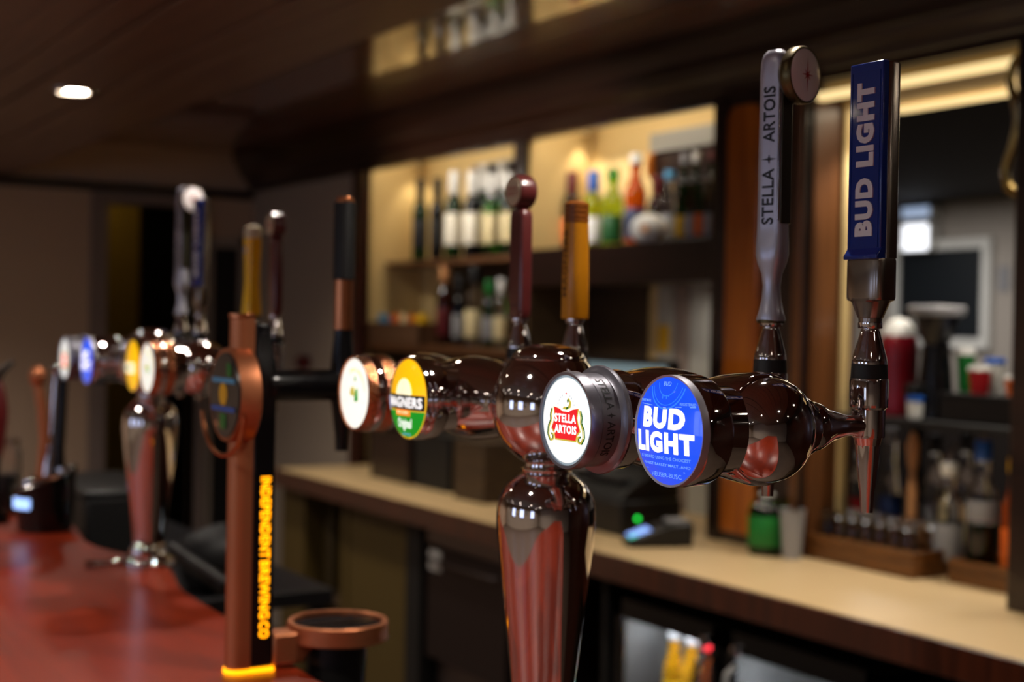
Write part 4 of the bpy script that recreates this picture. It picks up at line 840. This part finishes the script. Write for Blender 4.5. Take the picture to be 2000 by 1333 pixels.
# bottles in the right tray and along the mirror
RB = [(1855, 905, 58, 2.80, .928, 'glass', 'p_white', 'p_grey', 'spirit', 'clear spirit bottle with a white cap, left one in the second tray', None, .12),
      (1922, 862, 60, 2.80, .928, 'glass', 'p_blue', 'p_grey', 'spirit', 'clear bottle of green liqueur with a blue pourer in the second tray', 'liquid_green', .14),
      (1984, 895, 50, 2.80, .928, 'spirit_orange', 'p_yellow', 'p_orange', 'spirit', 'amber spirit bottle at the right edge of the picture', None, .12),
      (1590, 850, 40, 2.945, .92, 'glass', 'p_grey', 'p_dkred', 'spirit', 'clear bottle with red label, leftmost behind the glass tray', None, .1),
      (1638, 856, 40, 2.945, .92, 'glass', 'p_grey', 'p_blue', 'spirit', 'clear bottle with sky blue label behind the glass tray', None, .1),
      (1682, 860, 40, 2.945, .92, 'glass', 'p_dkred', 'p_red', 'spirit', 'bottle with a bright red label behind the chrome tap nozzle', None, .1),
      (1742, 838, 48, 2.945, .92, 'glass', 'p_grey', 'p_navy', 'cone', 'tapering bottle with a navy blue label against the mirror', None, .1),
      (1792, 832, 48, 2.945, .92, 'glass_black', 'black_matt', 'graphite', 'cone', 'tapering black bottle beside the navy one', None, .12),
      (1828, 850, 44, 2.955, .92, 'glass', 'black_matt', 'p_grey', 'spirit', 'clear bottle with black stopper behind the second tray', None, .14),
      (1888, 846, 44, 2.960, .92, 'glass', 'black_matt', 'p_cream', 'spirit', 'clear bottle with black stopper and cream label near the mirror', None, .14)]
for px, yt, wd, X, z, m, cp, lb, sh, l, lq, cl in RB: put(px, yt, wd, X, z, l, m=m, cap=cp, lab=lb, shape=sh, capl=cl, liquid=lq, lz=(.42, .57) if lq else (.12, .45), pour=X == 2.80)
# shelf in the mirror recess with grinder, mixer, cups
sh = shelf('wall_shelf', 'narrow black shelf across the mirror carrying the coffee grinder and cups', 2.72, 2.98, 2.20, YP3[1] - .02, 1.290, 1.308, 'black_matt')
zg = 1.308
g0 = at(1830, 600, X=2.84); gr = thing('coffee_grinder', 'black coffee grinder with a wide pale hopper in front of the mirror', 'coffee grinder', (2.84, g0.y, zg))
MB().lathe(smooth([(.050, 0), (.052, .01), (.046, .06), (.040, .13), (.034, .19)], 4), (0, 0, 0), 'Z', 28).build('body', 'black_gloss', gr, angle=60)
MB().lathe([(.030, .19), (.034, .195), (.060, .265), (.058, .266), (.031, .198)], (0, 0, 0), 'Z', 32).build('hopper', 'graphite', gr); MB().lathe([(.060, .264), (.072, .268), (.074, .285), (.070, .292), (0, .294)], (0, 0, 0), 'Z', 32).build('hopper_lid', 'p_grey', gr)
MB().box(-.095, -.04, -.018, .018, .05, .09).box(-.095, -.08, -.012, .012, .0, .05).build('spout', 'black_plastic', gr, bevel=.004)
r0 = at(1757, 640, X=2.84); rd = thing('red_mixer', 'deep red rounded mixer with a pale cap beside the coffee grinder', 'mixer', (2.84, r0.y, zg))
MB().lathe(smooth([(.050, 0), (.053, .02), (.050, .10), (.051, .16), (.046, .205), (.030, .232)], 4), (0, 0, 0), 'Z', 28)  .build('body', 'mixer_red', rd, angle=60); MB().lathe([(.044, .212), (.040, .235), (.024, .254), (0, .26)], (0, 0, 0), 'Z', 24).build('cap', 'p_white', rd)
bx = at(1930, 775, X=2.82); t = thing('black_caddy', 'black box on the mirror shelf under the stacked cups', 'box', (2.85, bx.y - .02, zg)); box('body', 'black_plastic', -.08, .08, -.16, .13, 0, .065, t, bevel=.004); box('lid', 'black_matt', -.083, .083, -.163, .133, .065, .072, t, bevel=.002)
zt_ = zg + .072
for px, yt, wp, m, m2, l in [(1887, 680, 36, 'p_green', 'p_white', 'green takeaway cup with a pale lid on the black caddy'), (1914, 716, 44, 'p_red', 'p_white', 'red and white patterned cup in front of the blue one'), (1944, 700, 40, 'p_white', 'p_blue', 'white cup with a blue lid on the black caddy'), (1980, 735, 34, 'p_orange', 'p_white', 'orange and white cup at the right edge of the picture')]:
    X = 2.80 if px in (1914, 1980) else 2.87; p = at(px, yt, X=X); h = p.z - zt_; r = wp / 2 * depth(p) / FPX
    t = thing('paper_cup', l, 'cup', (X, p.y, zt_)); MB().lathe([(r * .72, 0), (r * .75, .002), (r, h * .86)], (0, 0, 0), 'Z', 24).build('cup', m, t); MB().lathe([(r * 1.04, h * .84), (r * 1.05, h * .88), (r * .95, h), (0, h)], (0, 0, 0), 'Z', 24).build('lid', m2, t)
p = at(1789, 700, X=2.76); t = thing('espresso_cup', 'small blue and white cup standing in front of the red mixer', 'cup', (2.76, p.y, zg)); MB().lathe([(.014, 0), (.018, .004), (.022, .06), (.0205, .06), (.014, .008)], (0, 0, 0), 'Z', 20).build('cup', 'p_white', t); MB().lathe([(.0225, .045), (.0225, .061)], (0, 0, 0), 'Z', 20, cap=(False, False)).build('blue_band', 'p_blue', t)
p = at(1786, 770, X=2.74); t = thing('syrup_pump', 'slim peach-coloured syrup bottle with a cone top below the blue and white cup', 'bottle', (2.87, at(1786, 770, X=2.87).y, .92)); MB().lathe([(.013, 0), (.014, .004), (.014, .18), (.008, .24)], (0, 0, 0), 'Z', 20).build('body', 'p_peach', t); MB().lathe([(.008, .24), (.013, .255), (.018, .31), (.006, .345)], (0, 0, 0), 'Z', 20).build('cone', 'p_peach', t)
# right-hand post with gilt scroll
po = struct(MB().box(2.56, 2.63, 1.90, 2.122, .92, 2.19).build('trim_14', 'dark_wood', bevel=.004))
pts = smooth([(2.120, 2.150), (2.150, 2.14), (2.165, 2.10), (2.150, 2.05), (2.140, 2.00), (2.152, 1.95), (2.172, 1.90), (2.165, 1.86), (2.140, 1.845), (2.120, 1.85)], 4)
MB().tube([(2.59, y, z) for y, z in pts], .011, 12).build('gilt_scroll', 'gold_metal', po)

# fridge contents
for i, (px, wd, m, lb, cp, l) in enumerate([(1318, 34, 'spirit_gold', 'p_yellow', 'p_grey', 'golden bottle in the left fridge, nearest its hinge side'), (1352, 30, 'spirit_gold', 'p_yellow', 'p_grey', 'golden bottle beside the first in the left fridge'), (1386, 32, 'glass_brown', 'p_red', 'p_red', 'dark bottle with red label at the right of the left fridge')]):
    y = at(px, 1300, X=2.36).y; bottle(l, 2.36, y, .475, .235, .030, m=m, cap=cp, lab=lb, shape='beer', capl=.08)
for i, (px, m, l) in enumerate([(1492, 'p_red', 'red drinks can, leftmost in the right fridge'), (1535, 'p_white', 'white drinks can beside the red one in the right fridge'), (1568, 'p_blue', 'blue and white drinks can in the right fridge'), (1606, 'p_green', 'green drinks can, rightmost in view in the right fridge')]):
    y = at(px, 1330, X=2.33).y; t = thing('drinks_can', l, 'can', (2.33, y, .475)); MB().lathe([(.026, 0), (.032, .006), (.032, .16), (.027, .170), (.027, .172)], (0, 0, 0), 'Z', 24).build('can', m, t); MB().lathe([(.028, .170), (.028, .174), (0, .172)], (0, 0, 0), 'Z', 20).build('can_top', 'chrome_worn', t)
    MB().lathe([(.0323, .05), (.0323, .11)], (0, 0, 0), 'Z', 24, cap=(False, False)).build('band', 'p_white' if m != 'p_white' else 'p_blue', t)

# staff-side table with black equipment, between the bar and the far wall
tb = thing('work_table', 'black work table behind the bar with a dull grey top', 'table', (1.03, 3.45, 0))
box('table_top', 'graphite', -.22, .24, -.60, .80, .915, .950, tb, bevel=.004); box('shelf', 'black_matt', -.20, .22, -.56, .76, .30, .32, tb)
for sx in (-.19, .21):
    for sy in (-.57, .77): box('leg', 'black_matt', sx - .015, sx + .015, sy - .015, sy + .015, 0, .915, tb)
p = at(200, 985, X=.98); t = thing('black_bin', 'black rectangular container right of the drum dispenser', 'container', (.98, p.y, .95)); box('body', 'black_matt', -.10, .10, -.22, .22, 0, .15, t, bevel=.01); box('lid', 'black_plastic', -.105, .105, -.225, .225, .15, .165, t, bevel=.006)
p = at(405, 1090, X=1.02); t = thing('ice_bucket', 'dark rounded ice bucket behind the far beer font', 'bucket', (1.06, min(p.y, 4.1), .95)); MB().lathe(smooth([(.075, 0), (.09, .02), (.10, .07), (.085, .11), (.03, .135), (0, .14)], 4), (0, 0, 0), 'Z', 28).build('bucket', 'black_matt', t, angle=60)
t = thing('black_hose', 'thick black hose sloping down behind the far beer font', 'hose', (.9, 2.95, .96)); MB().tube([at(335, 1075, X=.92) - Vector((.9, 2.95, .96)), at(390, 1112, X=.92) - Vector((.9, 2.95, .96)), at(450, 1152, X=.92) - Vector((.9, 2.95, .96))], .018).build('hose', 'black_plastic', t)
# left edge of the picture
p = at(6, 900, Y=3.45); t = thing('glass_jar', 'cloudy glass jar at the left edge of the bar top', 'jar', (p.x, 3.45, 1.07)); MB().lathe([(.035, 0), (.04, .004), (.042, .14), (.036, .16), (.037, .175), (.030, .175), (.034, .158), (.038, .14), (.036, .01), (0, .008)], (0, 0, 0), 'Z', 24).build('jar', 'glass', t); MB().lathe([(.033, .012), (.034, .09), (0, .092)], (0, 0, 0), 'Z', 20).build('contents', 'p_grey', t)
t = thing('bar_handpull', 'dark red and black lever just entering the left edge of the picture', 'lever', (at(-8, 800, Y=3.3).x, 3.3, 1.07)); q = t.location.copy()
MB().lathe([(.03, 0), (.032, .01), (.012, .03), (.010, .14), (.014, .15)], (0, 0, 0), 'Z', 20).build('stem', 'black_gloss', t); MB().lathe(smooth([(.014, .15), (.022, .20), (.026, .25), (.018, .30), (.008, .32)], 4), (0, 0, 0), 'Z', 20).build('grip', 'p_dkred', t, angle=60)
MB().tube([(0, 0, .31), (.01, 0, .335), (.035, 0, .36)], [.008, .007, .005]).build('hook', 'black_gloss', t)
# small wall items between the far wall and the niches
p = at(598, 708, X=XR); t = thing('wall_box', 'small red box on the grey wall left of the niches', 'box', (XR, p.y, p.z)); box('body', 'p_dkred', -.03, 0, -.06, .06, -.03, .03, t, bevel=.006)
